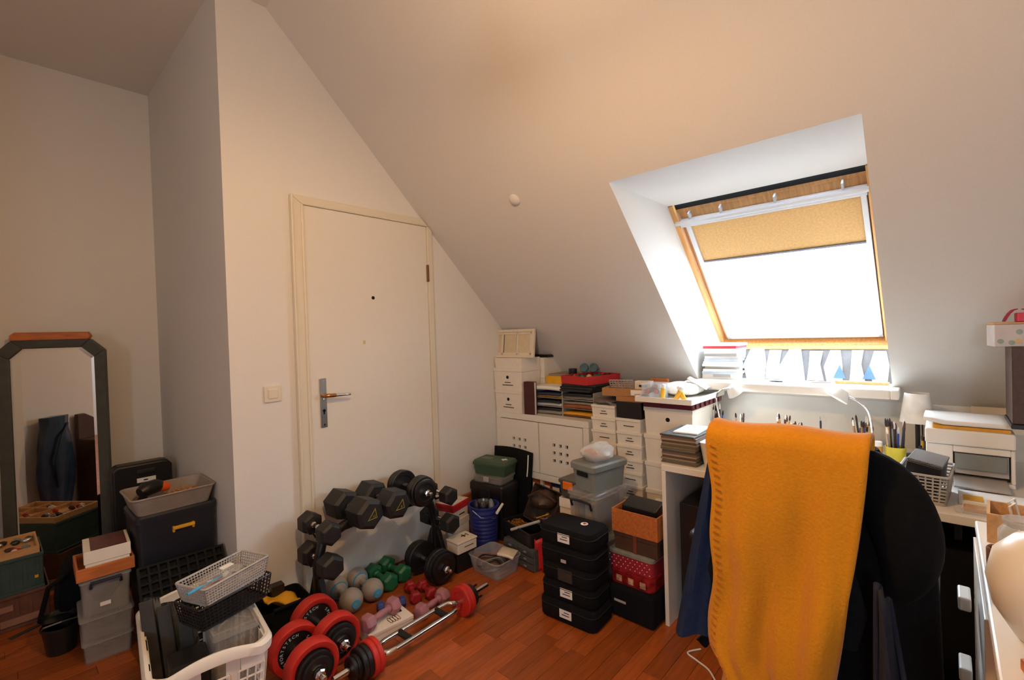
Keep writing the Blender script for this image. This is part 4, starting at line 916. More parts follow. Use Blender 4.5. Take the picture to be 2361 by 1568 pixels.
# ================================================================== stacks between the columns and the desk
t = thing('white_drawer_box', 'white drawer box on the floor under the orange-clip box', 'box', (2.0, 1.385, 0), 0)
for k in range(4):
    MB().bx(-.105, .105, -.062, .062, .0875*k+.0005, .0875*k+.087).build('drawer', m_wcard, t, bevel=.002)
    MB().bx(-.1065, -.1045, -.03, .012, .0875*k+.045, .0875*k+.049).build('lettering', m_ink, t)
t = thing('paper_stack_box', 'open white tray of papers on the white drawer box', 'tray', (1.995, 1.385, .350), 2)
MB().pan(.21, .125, .045, .004).build('tray', m_wcard, t)
MB().bx(-.095, .095, -.055, .055, .005, .038).build('papers', m_greyp, t)
t = thing('orange_clip_box', 'smoke grey box with an orange clip, left of the grey lidded box', 'box', (2.0, 1.385, .395), -4)
MB().pan(.20, .125, .075, .003, .92, .01).build('body', mat('smoke_clear', (90, 86, 82), .3, clear=.75), t, smooth=True)
MB().loft([rr(.21, .135, .01, .072), rr(.21, .135, .01, .086), rr(.20, .125, .01, .09)]).build('lid', mat('smoke_clear', (90, 86, 82)), t, smooth=30)
MB().bx(-.112, -.103, -.03, .03, .045, .084).build('clip', mat('clip_orange', (240, 120, 20), .5), t, bevel=.003)
# clear crate column under the grey box
t = thing('clear_crate', 'clear crate at floor level behind the black bag stack', 'crate', (1.90, 1.225, 0), -3)
MB().pan(.24, .165, .27, .004, .95, .012).build('body', m_clearw, t, smooth=True)
MB().loft([rr(.25, .175, .012, .265), rr(.25, .175, .012, .28), rr(.24, .165, .012, .286)]).build('lid', m_clear, t, smooth=30)
MB().bx(-.10, .10, -.07, .07, .006, .22).build('contents', m_brown, t)
t = thing('clear_handle_box', 'clear box with dark blue carry handle under the grey lidded box', 'box', (1.90, 1.225, .286), -4)
MB().pan(.235, .162, .185, .003, .93, .012).build('body', m_clearw, t, smooth=True)
MB().loft([rr(.245, .172, .012, .184), rr(.245, .172, .012, .202), rr(.235, .162, .012, .208)]).build('lid', m_clear, t, smooth=30)
MB().tube([(-.122, -.055, .135), (-.132, -.055, .165), (-.134, 0, .170), (-.132, .055, .165), (-.122, .055, .135)], .006, 8).build('handle', m_navy, t, smooth=True)
for k in range(6): MB().bx(-.10, .09, -.062+.021*k, -.046+.021*k, .006, .15).build('card', [m_brown, m_card, m_greyp, m_blackp, m_rust, m_card][k], t)
t = thing('grey_lidded_box', 'grey plastic box with a lid and dark hand slot, on the clear boxes', 'box', (1.905, 1.215, .494), -11)
MB().pan(.225, .142, .105, .004, .88, .016).build('body', m_grey, t, smooth=True)
MB().loft([rr(.238, .155, .018, .095), rr(.240, .157, .018, .118), rr(.228, .145, .016, .126)]).build('lid', m_grey, t, smooth=30)
MB().bx(-.115, -.108, -.035, .035, .066, .088).build('hand_slot', m_dark, t, bevel=.004)
t = thing('bagged_tray', 'cloudy plastic bag over a tray of red and green sweets on the grey box', 'bag', (1.90, 1.215, .620), -11)
MB().pan(.12, .085, .040, .003, .85, .01).build('tray', m_lgrey, t, smooth=True)
for k in range(8): MB().blob((-.045+.03*(k % 4), -.022+.044*(k//4), .038), .016, .018, .016, 8, 5, .15, 90+k).build('sweet', [m_redp, m_rust, m_olive, m_brown][k % 4], t, smooth=True)
MB().blob((0, 0, .040), .100, .080, .040, 30, 12, .15, 15).build('plastic_bag', mat('film_plastic', (238, 234, 226), .25, var=.05, clear=.45, bump=1.0, scale=70), t, smooth=True)
# wood-effect box stack
t = thing('black_fabric_box', 'black fabric box with a small grey label at the bottom of the tin stack', 'box', (1.868, .985, 0), 0)
MB().bx(-.115, .115, -.105, .105, 0, .138).build('body', m_blackf, t, bevel=.018, seg=3)
MB().bx(-.1165, -.1145, .02, .075, .070, .080).build('label', m_lgrey, t)
t = thing('christmas_tin', 'red patterned tin above the black fabric box', 'tin', (1.872, .995, .1385), 0)
MB().loft([rr(.19, .20, .03, 0, 6), rr(.19, .20, .03, .042, 6)]).build('body', mat('red_pattern', (150, 30, 34), .4, .3, var=.6, scale=30), t, smooth=30)
MB().loft([rr(.195, .205, .03, .0425, 6), rr(.195, .205, .03, .054, 6), rr(.18, .19, .028, .057, 6)]).build('lid', mat('red_pattern', (150, 30, 34)), t, smooth=30)
for k in range(3): MB().bx(-.0962, -.0945, -.07+.055*k, -.045+.055*k, .010, .036).build('motif', mat('motif_cream', (190, 150, 120), .5, var=.5, scale=60), t)
t = thing('polka_tin', 'red tin with white dots and a grey-green lid', 'tin', (1.872, 1.0, .196), 0)
MB().loft([rr(.165, .205, .02, 0, 6), rr(.165, .205, .02, .062, 6)]).build('body', mat('raspberry', (168, 44, 58), .4, .2), t, smooth=30)
MB().loft([rr(.172, .212, .02, .0622, 6), rr(.172, .212, .02, .074, 6), rr(.16, .20, .02, .077, 6)]).build('lid', mat('sage_lid', (150, 156, 146), .4, .3), t, smooth=30)
dots = MB()
for i in range(9):
    for j in range(4): dots.cyl((-.0835, -.088+.022*i+.011*(j % 2), .010+.014*j), (-.082, -.088+.022*i+.011*(j % 2), .010+.014*j), .0022, n=6)
dots.build('dots', m_paper, t)['kind'] = 'stuff'
t = thing('brown_carton', 'dark brown box tied with ribbon under the wood-grain box', 'box', (1.885, .982, .2735), 0)
MB().bx(-.08, .08, -.10, .10, 0, .058).build('body', m_brown, t, bevel=.002)
MB().bx(-.083, .083, -.103, .103, .0585, .078).build('lid', m_brown, t, bevel=.002)
MB().bx(-.0838, -.0795, -.008, .008, 0, .078).build('ribbon', mat('ribbon', (120, 60, 40), .5), t)
t = thing('wood_grain_box', 'open wood-grain box on top of the stack beside the desk leg', 'box', (1.890, .982, .3515), 0)
MB().pan(.185, .212, .098, .006).build('box', m_wood, t)
t = thing('black_pouch', 'black box lying tilted in the wood-grain box', 'box', (1.885, .985, .42), 6, rot=(R(4), R(-6), R(8)))
MB().bx(-.055, .055, -.075, .075, 0, .050).build('body', m_blackp, t, bevel=.004)
t = thing('film_packet', 'crinkled clear packet behind the black box in the wood-grain box', 'packet', (1.955, .94, .385), 0)
MB().blob((0, 0, .045), .018, .045, .045, 12, 7, .15, 41).build('film', MATS['film_plastic'], t, smooth=True)
# five black packing cubes
zz = [0, .088, .166, .243, .322]; hh = [.088, .078, .077, .079, .078]
CL = ['lowest black packing cube of the stack, with a white written label', 'second black packing cube from below, with a white label', 'middle black packing cube with a grey mesh window and no label', 'fourth black packing cube from below, with a small grey tag', 'topmost black packing cube with a red-white badge on its lid']
for k in range(5):
    t = thing('packing_cube', CL[k], 'packing cube', (1.655, 1.19, zz[k]), 4+[0, 1.5, -1, 1, -.5][k], 'black packing cubes')
    w_, d_ = [(.172, .275), (.158, .262), (.160, .258), (.162, .262), (.166, .268)][k]
    h_ = hh[k]
    MB().loft([rr(w_*.90, d_*.94, .03, 0, 5), rr(w_, d_, .035, .012, 5), rr(w_*1.01, d_*1.005, .036, h_*.5, 5), rr(w_, d_, .035, h_-.012, 5), rr(w_*.90, d_*.94, .03, h_-.0004, 5)]).build('body', m_blackf, t, smooth=50)
    MB().tube(rr(w_*1.012, d_*1.008, .036, h_*.72, 5), .0022, 5, True).build('zip', m_black, t)
    x = -w_/2-.0015
    if k in (0, 1, 4):
        lb = MB().bx(x-.001, x+.002, -.028, .030, h_*.30, h_*.30+.036).build('label', m_paper, t)
        for j in range(2): MB().bx(x-.0018, x-.0008, -.018, .018-.01*j, h_*.30+.012+.011*j, h_*.30+.015+.011*j).build('lettering', m_ink, lb)
    if k == 3: MB().bx(x-.001, x+.002, -.005, .020, h_*.2, h_*.2+.013).build('label', m_lgrey, t)
    if k == 2: MB().bx(x-.001, x+.002, -.035, .035, h_*.18, h_*.82).build('mesh_window', mat('grey_mesh', (48, 46, 44), .8, var=.2, scale=200), t)
    if k == 4:
        MB().lathe([(.016, 0), (.016, .0012)], 20, TR((.02, -.04, h_-.0006))).build('badge', m_paper, t)
        MB().ext([(.012, -.044), (.026, -.050), (.030, -.036), (.018, -.032)], h_+.0006, h_+.0012).build('badge_motif', m_redp, t)

# ================================================================== desk
DX, DZ = 1.83, .670
t = thing('desk', 'white desk with a thick top and panel legs under the roof window', 'desk', (DX, 0, 0))
MB().bx(0, .855, -.62, .868, DZ-.026, DZ).build('desk_top', m_white, t, bevel=.002)
MB().bx(0, .80, .850, .867, 0, DZ-.0265).build('leg_panel', m_white, t, bevel=.001)
MB().bx(0, .80, -.62, -.603, 0, DZ-.0265).build('leg_panel', m_white, t, bevel=.001)
MB().bx(.78, .80, -.60, .849, .25, DZ-.0265).build('back_panel', m_white, t)
# dark things under the desk
t = thing('dark_carton', 'dark upright carton under the desk next to the leg panel', 'box', (2.10, .74, 0), 0)
MB().bx(-.20, .16, -.075, .085, 0, .50).build('body', m_blackp, t, bevel=.003)
MB().bx(-.2015, -.1995, -.06, .0, .02, .26).build('flap', m_brown, t)
t = thing('folder_stack', 'dark drawing folders standing under the desk behind the chair', 'folders', (2.20, .45, 0), 0)
for k in range(4): MB().bx(-.25, .25, -.16+.05*k, -.125+.05*k, 0, .42-.02*k).build('folder', [m_blackp, m_woodd, m_navy, m_blackp][k], t, bevel=.002)

t = thing('black_filler', 'black suitcase added for the shade under the right half of the desk', 'filler', (2.10, -.02, 0), 4)  # added black block, stands in for the dark under the desk
MB().loft([rr(.34, .34, .05, .01, 5), rr(.36, .36, .06, .03, 5), rr(.36, .36, .06, .50, 5), rr(.33, .33, .05, .53, 5)]).build('body', m_blackf, t, smooth=50)
MB().tube([(-.06, 0, .53), (-.055, 0, .565), (.055, 0, .565), (.06, 0, .53)], .010, 8).build('handle', m_blackp, t, smooth=True)
# magazines and bin
MG = 15
NTH = ['first', 'second', 'third', 'fourth', 'fifth', 'sixth', 'seventh', 'eighth', 'ninth', 'tenth', 'eleventh', 'twelfth', 'thirteenth', 'fourteenth', 'fifteenth']
mcol = [(120, 104, 84), (96, 92, 80), (140, 120, 98), (84, 70, 62), (150, 136, 116), (110, 84, 76), (70, 74, 70), (128, 118, 96)]
rnd = random.Random(6)
for k in range(MG):
    o = MB().bx(-.105, .105, -.073, .073, 0, .0077).build('magazine', mat('magazine_%d' % (k % 8), mcol[k % 8], .5, var=.25, scale=50, stretch=(1, 1, 30)), bevel=.001, loc=(1.966+rnd.uniform(-.004, .004), .808+rnd.uniform(-.003, .003), DZ+.0080*k), rz=rnd.uniform(-2, 2))
    tag(o, 'magazine, %s from the bottom of the tall stack on the desk corner' % NTH[k], 'magazine', 'magazines stacked on the desk')
ZM = DZ+.0080*MG
o = MB().bx(-.085, .085, -.05, .05, 0, .006).build('notebook', m_paper, bevel=.001, loc=(1.99, .80, ZM+.0003), rz=3); tag(o, 'white notebook lying on top of the magazine stack', 'notebook')
t = thing('white_bin', 'white tapered storage bin with an oval grip hole on the desk', 'bin', (2.06, .625, DZ), 0)
MB().pan(.36, .215, .098, .004, .90, .02).build('body', m_white, t, smooth=True)
MB().lathe([(.016, 0), (.016, .004)], 20, TR((-.178, .045, .064)) @ RY(-84) @ Matrix.Diagonal((.8, 1.5, 1, 1))).build('grip_hole', m_paper, t)
t = thing('palette', 'white plate with orange paint spots behind the magazines', 'plate', (2.19, .785, DZ), 0)
MB().lathe([(.05, 0), (.07, .012), (.072, .014), (.05, .004), (.001, .004)], 24).build('plate', m_paper, t, smooth=True)
for k in range(5): MB().lathe([(.012, 0), (.008, .003)], 10, TR((.035*math.cos(k*1.2), .035*math.sin(k*1.2), .004))).build('paint_spot', [mat('orange_paint', (236, 130, 70), .4), m_redp][k % 2], t)

# red organiser, tray and contents on the right box column
ZT = .8362
t = thing('red_organiser', 'wine red ribbed organiser box on the top white box', 'box', (2.40, 1.005, ZT), 0)
MB().pan(.40, .255, .032, .003, .99, .008).build('body', m_wine, t, smooth=True)
for k in range(6): MB().bx(-.17+.06*k, -.14+.06*k, -.133, -.127, .002, .030).build('rib', m_wine, t, bevel=.003)
MB().bx(-.198, .198, -.125, .125, .0275, .0335).build('lid', m_clearw, t)
t = thing('white_tray', 'flat white tray on the red organiser, full of packets', 'tray', (2.355, 1.0, ZT+.034), 0)
MB().pan(.44, .285, .026, .005, 1, .003).build('tray', m_white, t, bevel=.001)
t = thing('clear_case', 'clear case holding two red-topped bottles at the left of the white tray', 'case', (2.24, 1.085, ZT+.0395), 0)
MB().pan(.12, .09, .075, .003, 1, .006).bx(-.06, .06, -.045, .045, .0755, .079).build('case', m_clear, t)
for y in (-.022, .022):
    q = MB().cyl((-.03, y, .040), (.03, y, .040), .013).build('bottle', m_blackp, t, smooth=True)
    MB().cyl((-.042, y, .040), (-.030, y, .040), .010).build('cap', m_redp, q, smooth=True)
t = thing('white_sack', 'puffy white plastic sack in the white tray', 'sack', (2.43, 1.02, ZT+.0395), 0)
MB().blob((0, 0, .035), .12, .115, .035, 22, 8, .10, 51).build('body', m_paper, t, smooth=True)
MB().grid(lambda u, v: (-.02+.10*u, -.13+.10*v, .085-.05*(1-v)+.01*math.sin(4*u)), 6, 6).build('paper_flap', m_paper, t, solid=.002, smooth=True)
for k, (x, y, rz_, ti) in enumerate(((2.205, 1.03, 10, 6), (2.20, .965, 40, 30), (2.205, .915, 60, -25))):
    t = thing('glue_tube', ['yellow and white glue stick standing by the clear case', 'yellow glue stick leaning left in the white tray', 'yellow glue stick leaning right in the white tray'][k], 'glue', (x, y, ZT+.0395), rz_, 'glue sticks in the white tray', rot=(R(ti), 0, R(rz_*0)))
    MB().lathe([(.011, 0), (.011, .052), (.009, .054)], 14, TR((0, 0, .006 if ti else 0))).build('body', m_yel, t, smooth=True)
    MB().lathe([(.009, .054), (.009, .072), (.007, .074)], 14, TR((0, 0, .006 if ti else 0))).build('cap', m_paper, t, smooth=True)

# brush pots
def pot(label, loc, r, h, m, hole=True):
    t = thing('brush_pot', label, 'pot', loc, 0, 'brush pots on the desk')
    MB().lathe([(r*.92, 0), (r, h), (r-.003, h), (r*.92-.003, .003)], 24).build('pot', m, t, smooth=35); return t
def brushes(loc, r, n, zmin, zmax, mats, label, cat, name, group, seed):
    rnd = random.Random(seed)
    for k in range(n):
        a = rnd.uniform(0, 6.28); q = rnd.uniform(.2, .75)*r; L = rnd.uniform(zmin, zmax); lean = rnd.uniform(.05, .22)
        b = Vector((loc[0]+q*math.cos(a), loc[1]+q*math.sin(a), loc[2]+.004)); tip = b+Vector((math.cos(a)*lean*L*.35, math.sin(a)*lean*L*.55, L))
        o = thing(name, label, cat, b, 0, group); v = tip-b
        MB().tube([(0, 0, 0), v*.72, v*.80], [.0028, .0036, .003], 6).build('shaft', mats[k % len(mats)], o, smooth=True)
        MB().tube([v*.80, v*.88, v*.96, v], [.0034, .0042, .003, .0006], 6).build('bristle', [m_blackp, m_brown, m_paper][k % 3], o, smooth=True)
PX = 2.50
pot('white pot of pens and tubes behind the magazines', (PX-.02, .855, DZ), .036, .075, m_paper)
brushes((PX-.02, .855, DZ), .036, 8, .10, .165, [m_paper, m_blackp, m_woodl, mat('pen_blue', (40, 90, 200), .4)], 'pen or brush in the pot behind the magazines', 'pen', 'pen', 'pens in the white pot', 1)
pot('small glass of brushes right of the pen pot', (PX, .765, DZ), .026, .06, m_glass)
brushes((PX, .765, DZ), .026, 5, .10, .13, [m_woodl, m_blackp, m_paper], 'brush in the small glass by the pen pot', 'brush', 'paint_brush', 'brushes in the small glass', 2)
t = thing('green_ruler_case', 'lime green pencil case standing behind the blanket', 'case', (PX+.02, .655, DZ), 2)
MB().bx(-.006, .006, -.058, .062, 0, .070).build('case', mat('lime', (150, 205, 50), .45), t, bevel=.003)
for k in range(3): MB().bx(-.0068, -.0058, -.045+.008*k, -.042+.008*k, .03, .04).build('lettering', m_ink, t)
pot('pot of wooden skewers behind the chair back', (PX+.02, .575, DZ), .028, .07, m_card)
brushes((PX+.02, .575, DZ), .028, 10, .105, .135, [m_woodl, m_woodl, m_card], 'wooden skewer in the pot behind the chair', 'skewer', 'skewer', 'skewers in the pot', 3)
pot('bundle pot of brown pencils next to the skewers', (PX+.01, .515, DZ), .026, .07, m_brown)
brushes((PX+.01, .515, DZ), .026, 7, .085, .10, [m_brown, m_card, m_rust], 'brown pencil in the short pot next to the skewers', 'pencil', 'pencil', 'brown pencils', 4)
t = thing('upright_brush', 'single navy-handled brush standing upright by the white jar', 'brush', (PX, .418, DZ), 0)
MB().tube([(0, 0, 0), (0, 0, .115), (0, 0, .12)], [.0035, .004, .003], 8).build('shaft', m_navy, t, smooth=True)
MB().tube([(0, 0, .12), (0, 0, .135), (.001, 0, .145)], [.0028, .0035, .0005], 8).build('bristle', m_grey, t, smooth=True)
MB().lathe([(.02, 0), (.012, .012), (.004, .02)], 16).build('stand', m_paper, t, smooth=True)
t = thing('white_jar', 'short round white jar behind the blanket top', 'jar', (PX, .375, DZ), 0)
MB().lathe([(.027, 0), (.028, .05), (.027, .052)], 24).build('jar', m_paper, t, smooth=35)
MB().lathe([(.029, .052), (.029, .068), (.027, .070)], 24).build('lid', m_paper, t, smooth=35)
for k, y in enumerate((.47, .495)):
    t = thing('paint_cup', ['small white paint cup left of the upright brush', 'small white paint cup nearest the pencils'][k], 'cup', (PX-.03, y, DZ), 0)
    MB().lathe([(.014, 0), (.018, .045), (.016, .045), (.012, .003)], 18).build('cup', m_paper, t, smooth=True)
    MB().lathe([(.0155, .0455), (.010, .052), (.002, .054)], 18).build('lid', m_paper, t, smooth=True)
pot('glass of paint brushes under the right lamp', (PX, .262, DZ), .034, .075, m_glass)
brushes((PX, .262, DZ), .034, 13, .11, .155, [m_woodl, m_steel, m_blackp, m_card, mat('brush_blue', (60, 90, 160), .4)], 'paint brush in the glass under the right lamp', 'brush', 'paint_brush', 'brushes under the right lamp', 5)
pot('yellow pot of large brushes beside the shaded lamp', (PX-.10, .150, DZ), .034, .060, mat('chartreuse', (212, 200, 60), .4))
brushes((PX-.10, .150, DZ), .034, 12, .12, .175, [m_blackp, m_woodd, m_grey, mat('pen_blue', (40, 90, 200)), m_woodl], 'large brush in the yellow pot beside the shaded lamp', 'brush', 'paint_brush', 'brushes in the yellow pot', 6)
t = thing('glue_bottle', 'small amber bottle with a white cap left of the yellow pot', 'bottle', (PX-.10, .205, DZ), 0)
MB().lathe([(.014, 0), (.015, .05), (.013, .055)], 18).build('body', mat('amber', (200, 150, 70), .3), t, smooth=35)
MB().lathe([(.0145, .055), (.0145, .072), (.012, .074)], 18).build('cap', m_paper, t, smooth=35)
pot('dark pot of markers under the lampshade', (PX-.12, .048, DZ), .032, .075, m_blackp)
brushes((PX-.12, .048, DZ), .030, 9, .10, .125, [m_blackp, mat('marker_green', (30, 110, 90), .4), m_yel, m_blackp, mat('pen_blue', (40, 90, 200))], 'marker in the dark pot under the lampshade', 'marker', 'marker', 'markers under the lampshade', 7)

# lamps on the desk
t = thing('shade_lamp', 'small table lamp with a white tapered shade on the desk', 'lamp', (2.52, .086, DZ), 0)
MB().lathe([(.045, 0), (.045, .008), (.008, .014)], 24).build('base', m_blackp, t, smooth=35)
MB().cyl((0, 0, .01), (0, 0, .20), .008).build('stem', m_blackp, t, smooth=True)
MB().lathe([(.0575, .145), (.0405, .262), (.0385, .264), (.0385, .262), (.0555, .146)], 32).build('shade', mat('lampshade_white', (240, 238, 232), .7, clear=None), t, smooth=35)
MB().lathe([(.040, .256), (.002, .256)], 24).build('shade_ring', m_paper, t)
def gooseneck(label, base, pts, head_c, axis, r=.045):
    t = thing('gooseneck_lamp', label, 'lamp', base, 0, 'white gooseneck desk lamps')
    MB().lathe([(.045, 0), (.045, .012), (.012, .018)], 24).build('base', m_paper, t, smooth=35)
    b = Vector(base); MB().tube([Vector(p)-b for p in pts], .0045, 8).build('neck', m_chrome, t, smooth=True)
    ax = Vector(axis).normalized(); M = TR(Vector(head_c)-b) @ ax.to_track_quat('Z', 'Y').to_matrix().to_4x4()
    MB().lathe([(r*.60, -.009), (r*.60, -.007)], 20, M).build('led_disc', mat('led_white', (255, 246, 232), .5, emit=5), t)
    sp = bpy.data.lights.new('led_light', 'SPOT'); sp.energy = 1.5; sp.color = (.95, .97, 1); sp.spot_size = R(150); sp.spot_blend = .6; sp.shadow_soft_size = .02
    so = bpy.data.objects.new('led_light', sp); COL.objects.link(so); so.parent = t; so.matrix_local = M @ TR((0, 0, .004)) @ RX(180)
    MB().lathe([(.004, -.032), (r*.55, -.030), (r*.72, -.016), (r, .012), (r*.96, .014), (r*.66, -.012), (.002, -.022)], 28, M).build('head', m_paper, t, smooth=35)
def sm(pts, n=24):
    out = []; P_ = [Vector(p) for p in pts]
    for i in range(n+1):
        u = i/n*(len(P_)-1); k = min(int(u), len(P_)-2); f_ = u-k
        p0, p1, p2, p3 = P_[max(k-1, 0)], P_[k], P_[k+1], P_[min(k+2, len(P_)-1)]
        out.append(.5*((2*p1)+(p2-p0)*f_+(2*p0-5*p1+4*p2-p3)*f_**2+(3*p1-p0-3*p2+p3)*f_**3))
    return out
gooseneck('white gooseneck lamp bending over the left end of the sill', (2.42, .812, DZ), sm([(2.42, .812, DZ+.01), (2.39, .825, .80), (2.37, .828, .885), (2.40, .812, .918), (2.45, .79, .922)]), (2.475, .775, .905), (.35, -.45, -.75), .043)
gooseneck('white gooseneck lamp bending over the brushes near the sill end', (2.47, .225, DZ), sm([(2.47, .225, DZ+.01), (2.47, .232, .79), (2.47, .242, .85), (2.46, .268, .888), (2.45, .305, .912)]), (2.44, .345, .918), (-.25, .50, -.8), .050)

# printer, papers, tall dark box, gift box
t = thing('printer', 'white multifunction printer with an open front tray on the desk', 'printer', (2.20, -.166, DZ), 0)
MB().bx(0, .30, 0, .222, .128, .180).build('scanner_lid', m_white, t, bevel=.006)
MB().bx(.01, .30, .002, .220, 0, .014).bx(.01, .30, .150, .220, .0142, .126).bx(.01, .30, .002, .012, .0142, .126).bx(.10, .30, .012, .150, .0142, .126).bx(.01, .10, .012, .150, .104, .126).build('body', m_white, t, bevel=.003)
MB().bx(.02, .10, .016, .146, .03, .10).build('slot', m_lgrey, t)
MB().bx(-.002, .004, .02, .145, .048, .10, TR((.012, 0, 0))).build('panel', m_grey, t, bevel=.002)
MB().bx(-.12, .05, .02, .15, .0145, .020).build('output_tray', m_lgrey, t, bevel=.002)
MB().bx(.03, .035, .018, .146, .028, .040).build('feed_gap', m_dark, t)
t = thing('printer_papers', 'pile of white and yellow papers lying on the printer', 'papers', (2.33, -.05, DZ+.1805), 0)
MB().bx(-.115, .13, -.105, .085, 0, .010).build('yellow_sheets', m_yelp, t)
MB().grid(lambda u, v: (-.12+.26*u, -.115+.225*v, .020+.012*max(0, v-.75)*4*(1-u)+.002*math.sin(5*u)), 8, 8).build('white_sheets', m_paper, t, solid=.012, smooth=True)
t = thing('tray_papers', 'loose sheets with a yellow photo on the printer output tray', 'papers', (2.08, -.09, DZ), 0)
MB().bx(-.13, .0, -.08, .065, 0, .012).build('sheets', m_paper, t, bevel=.001)
MB().bx(-.12, -.06, .01, .055, .0122, .013).build('yellow_photo', m_yel, t)
t = thing('grey_basket', 'light grey slotted basket at the front right of the desk', 'basket', (1.99, .05, DZ), -4)
w_, d_, h_ = .20, .12, .088
MB().pan(.19, .108, .010, .003, 1, .01).build('base', m_lgrey, t)
lo = [(-.09, -.052, .006), (.09, -.052, .006), (.09, .052, .006), (-.09, .052, .006)]; hi = [(-.1, -.06, h_), (.1, -.06, h_), (.1, .06, h_), (-.1, .06, h_)]
q = MB()
for i in range(4): q.lattice(lo[i], lo[(i+1) % 4], hi[i], hi[(i+1) % 4], 10 if i % 2 == 0 else 7, 8, .0028)
q.build('lattice', m_lgrey, t)
MB().tube(rr(.204, .124, .008, h_), .004, 6, True).build('rim', m_lgrey, t, smooth=True)
t = thing('glitter_box', 'black and silver glitter box tilted in the grey basket', 'box', (1.99, .055, DZ+.03), -6, rot=(R(10), R(0), R(-6)))
MB().bx(-.075, .075, -.038, .045, 0, .085).build('body', m_blackp, t, bevel=.003)
MB().bx(-.076, .076, -.039, .046, .0855, .095).build('lid', mat('silver_glitter', (120, 124, 128), .3, .5, var=.6, scale=400), t, bevel=.002)
tag(MB().bx(-.02, .02, -.05, .05, 0, .012).build('balsa_block', m_woodl, bevel=.002, loc=(1.905, -.085, DZ+.0001)), 'pale wooden block at the front right edge of the desk', 'wood')
t = thing('acrylic_roller', 'clear acrylic rolling pin lying at the desk edge', 'rolling pin', (1.862, -.085, DZ+.010), 0)
MB().cyl((0, -.06, 0), (0, .055, 0), .0095, n=16).build('roller', m_clear, t, smooth=True)
for y in (-.068, .063): MB().lathe([(.005, -.008), (.0105, -.004), (.0105, .004), (.005, .008)], 14, TR((0, y, 0)) @ ALY).build('end', m_clear, t, smooth=True)
t = thing('leaning_boards', 'two cream boards leaning on the knee wall behind the printer', 'boards', (2.655, -.24, DZ), 0)
MB().bx(-.006, .0, -.2, .165, 0, .205).build('front_board', m_cream, t)
MB().bx(.003, .009, -.2, .185, 0, .17).build('rear_board', m_cream, t)
tag(MB().bx(-.004, .004, -.0025, .0025, 0, .29).build('dark_stick', m_brown, loc=(2.66, .075, DZ+.0001)), 'thin dark stick standing against the wall behind the lampshade', 'stick')
t = thing('tall_dark_box', 'tall dark wooden box standing on the printer at the right edge', 'box', (2.275, -.26, DZ), 0)
MB().bx(-.105, .105, -.14, .105, .22, .465).build('body', m_woodd, t, bevel=.003)
MB().bx(-.110, .110, -.145, .108, .205, .2195).build('base', m_blackp, t, bevel=.002)
t = thing('gift_box', 'patterned gift box with a tan lid on the tall dark box', 'box', (2.24, -.142, DZ+.4655), -81)
m_pat = mat('pastel_spots', (206, 200, 198), .6, var=.05)
MB().bx(-.03, .31, -.045, .045, 0, .072).build('body', m_pat, t, bevel=.002)
MB().bx(-.032, .312, -.047, .047, .0725, .078).build('lid', mat('tan_card', (206, 160, 110), .7), t, bevel=.001)
rnd = random.Random(31)
for k in range(14): MB().lathe([(.008+.003*(k % 2), 0), (.008, .0008)], 12, TR((rnd.uniform(-.02, .3), -.0452, rnd.uniform(.012, .06))) @ RX(90)).build('spot', [mat('spot_green', (150, 170, 160), .6), mat('spot_pink', (214, 160, 166), .6), mat('spot_yellow', (216, 190, 130), .6), m_grey][k % 4], t)
MB().bx(.02, .045, -.02, .0, .078, .0786).bx(.065, .13, -.018, -.006, .078, .0786).build('lid_print', m_brown, t)
t = thing('pink_bow', 'pink ribbon bow lying on the gift box', 'bow', (2.24, -.180, DZ+.544), -75)
for s_ in (-1, 1): MB().loft([[(s_*(.008+.03*math.sin(math.pi*i/10)), -.012+.024*j, .022+.02*math.cos(2*math.pi*i/10)) for i in range(11)] for j in range(2)], False, None, False).build('loop', mat('pink_ribbon', (220, 70, 100), .5), t, solid=.002, smooth=True)
MB().bx(-.01, .01, -.012, .012, 0, .03).build('knot', MATS['pink_ribbon'], t, bevel=.004)

# ================================================================== window sill things
t = thing('letter_stack', 'untidy stack of white envelopes and papers at the left of the sill', 'papers', (2.72, .905, .944), 0)
rnd = random.Random(17)
for k in range(14):
    mm = [m_paper, m_paper, mat('pale_blue_paper', (196, 208, 226), .8), m_paper, m_lgrey][k % 5] if k != 12 else mat('red_envelope', (214, 70, 84), .6)
    MB().bx(-.085, .085, -.085+rnd.uniform(-.012, .0), .085, .0138*k, .0138*k+.0132, TR((rnd.uniform(-.01, .01), rnd.uniform(-.006, .004), 0)) @ RZ(rnd.uniform(-5, 5))).build('envelope', mm, t)
MB().bx(-.086, -.0855, -.06, .03, .012, .03).build('print', m_lgrey, t)
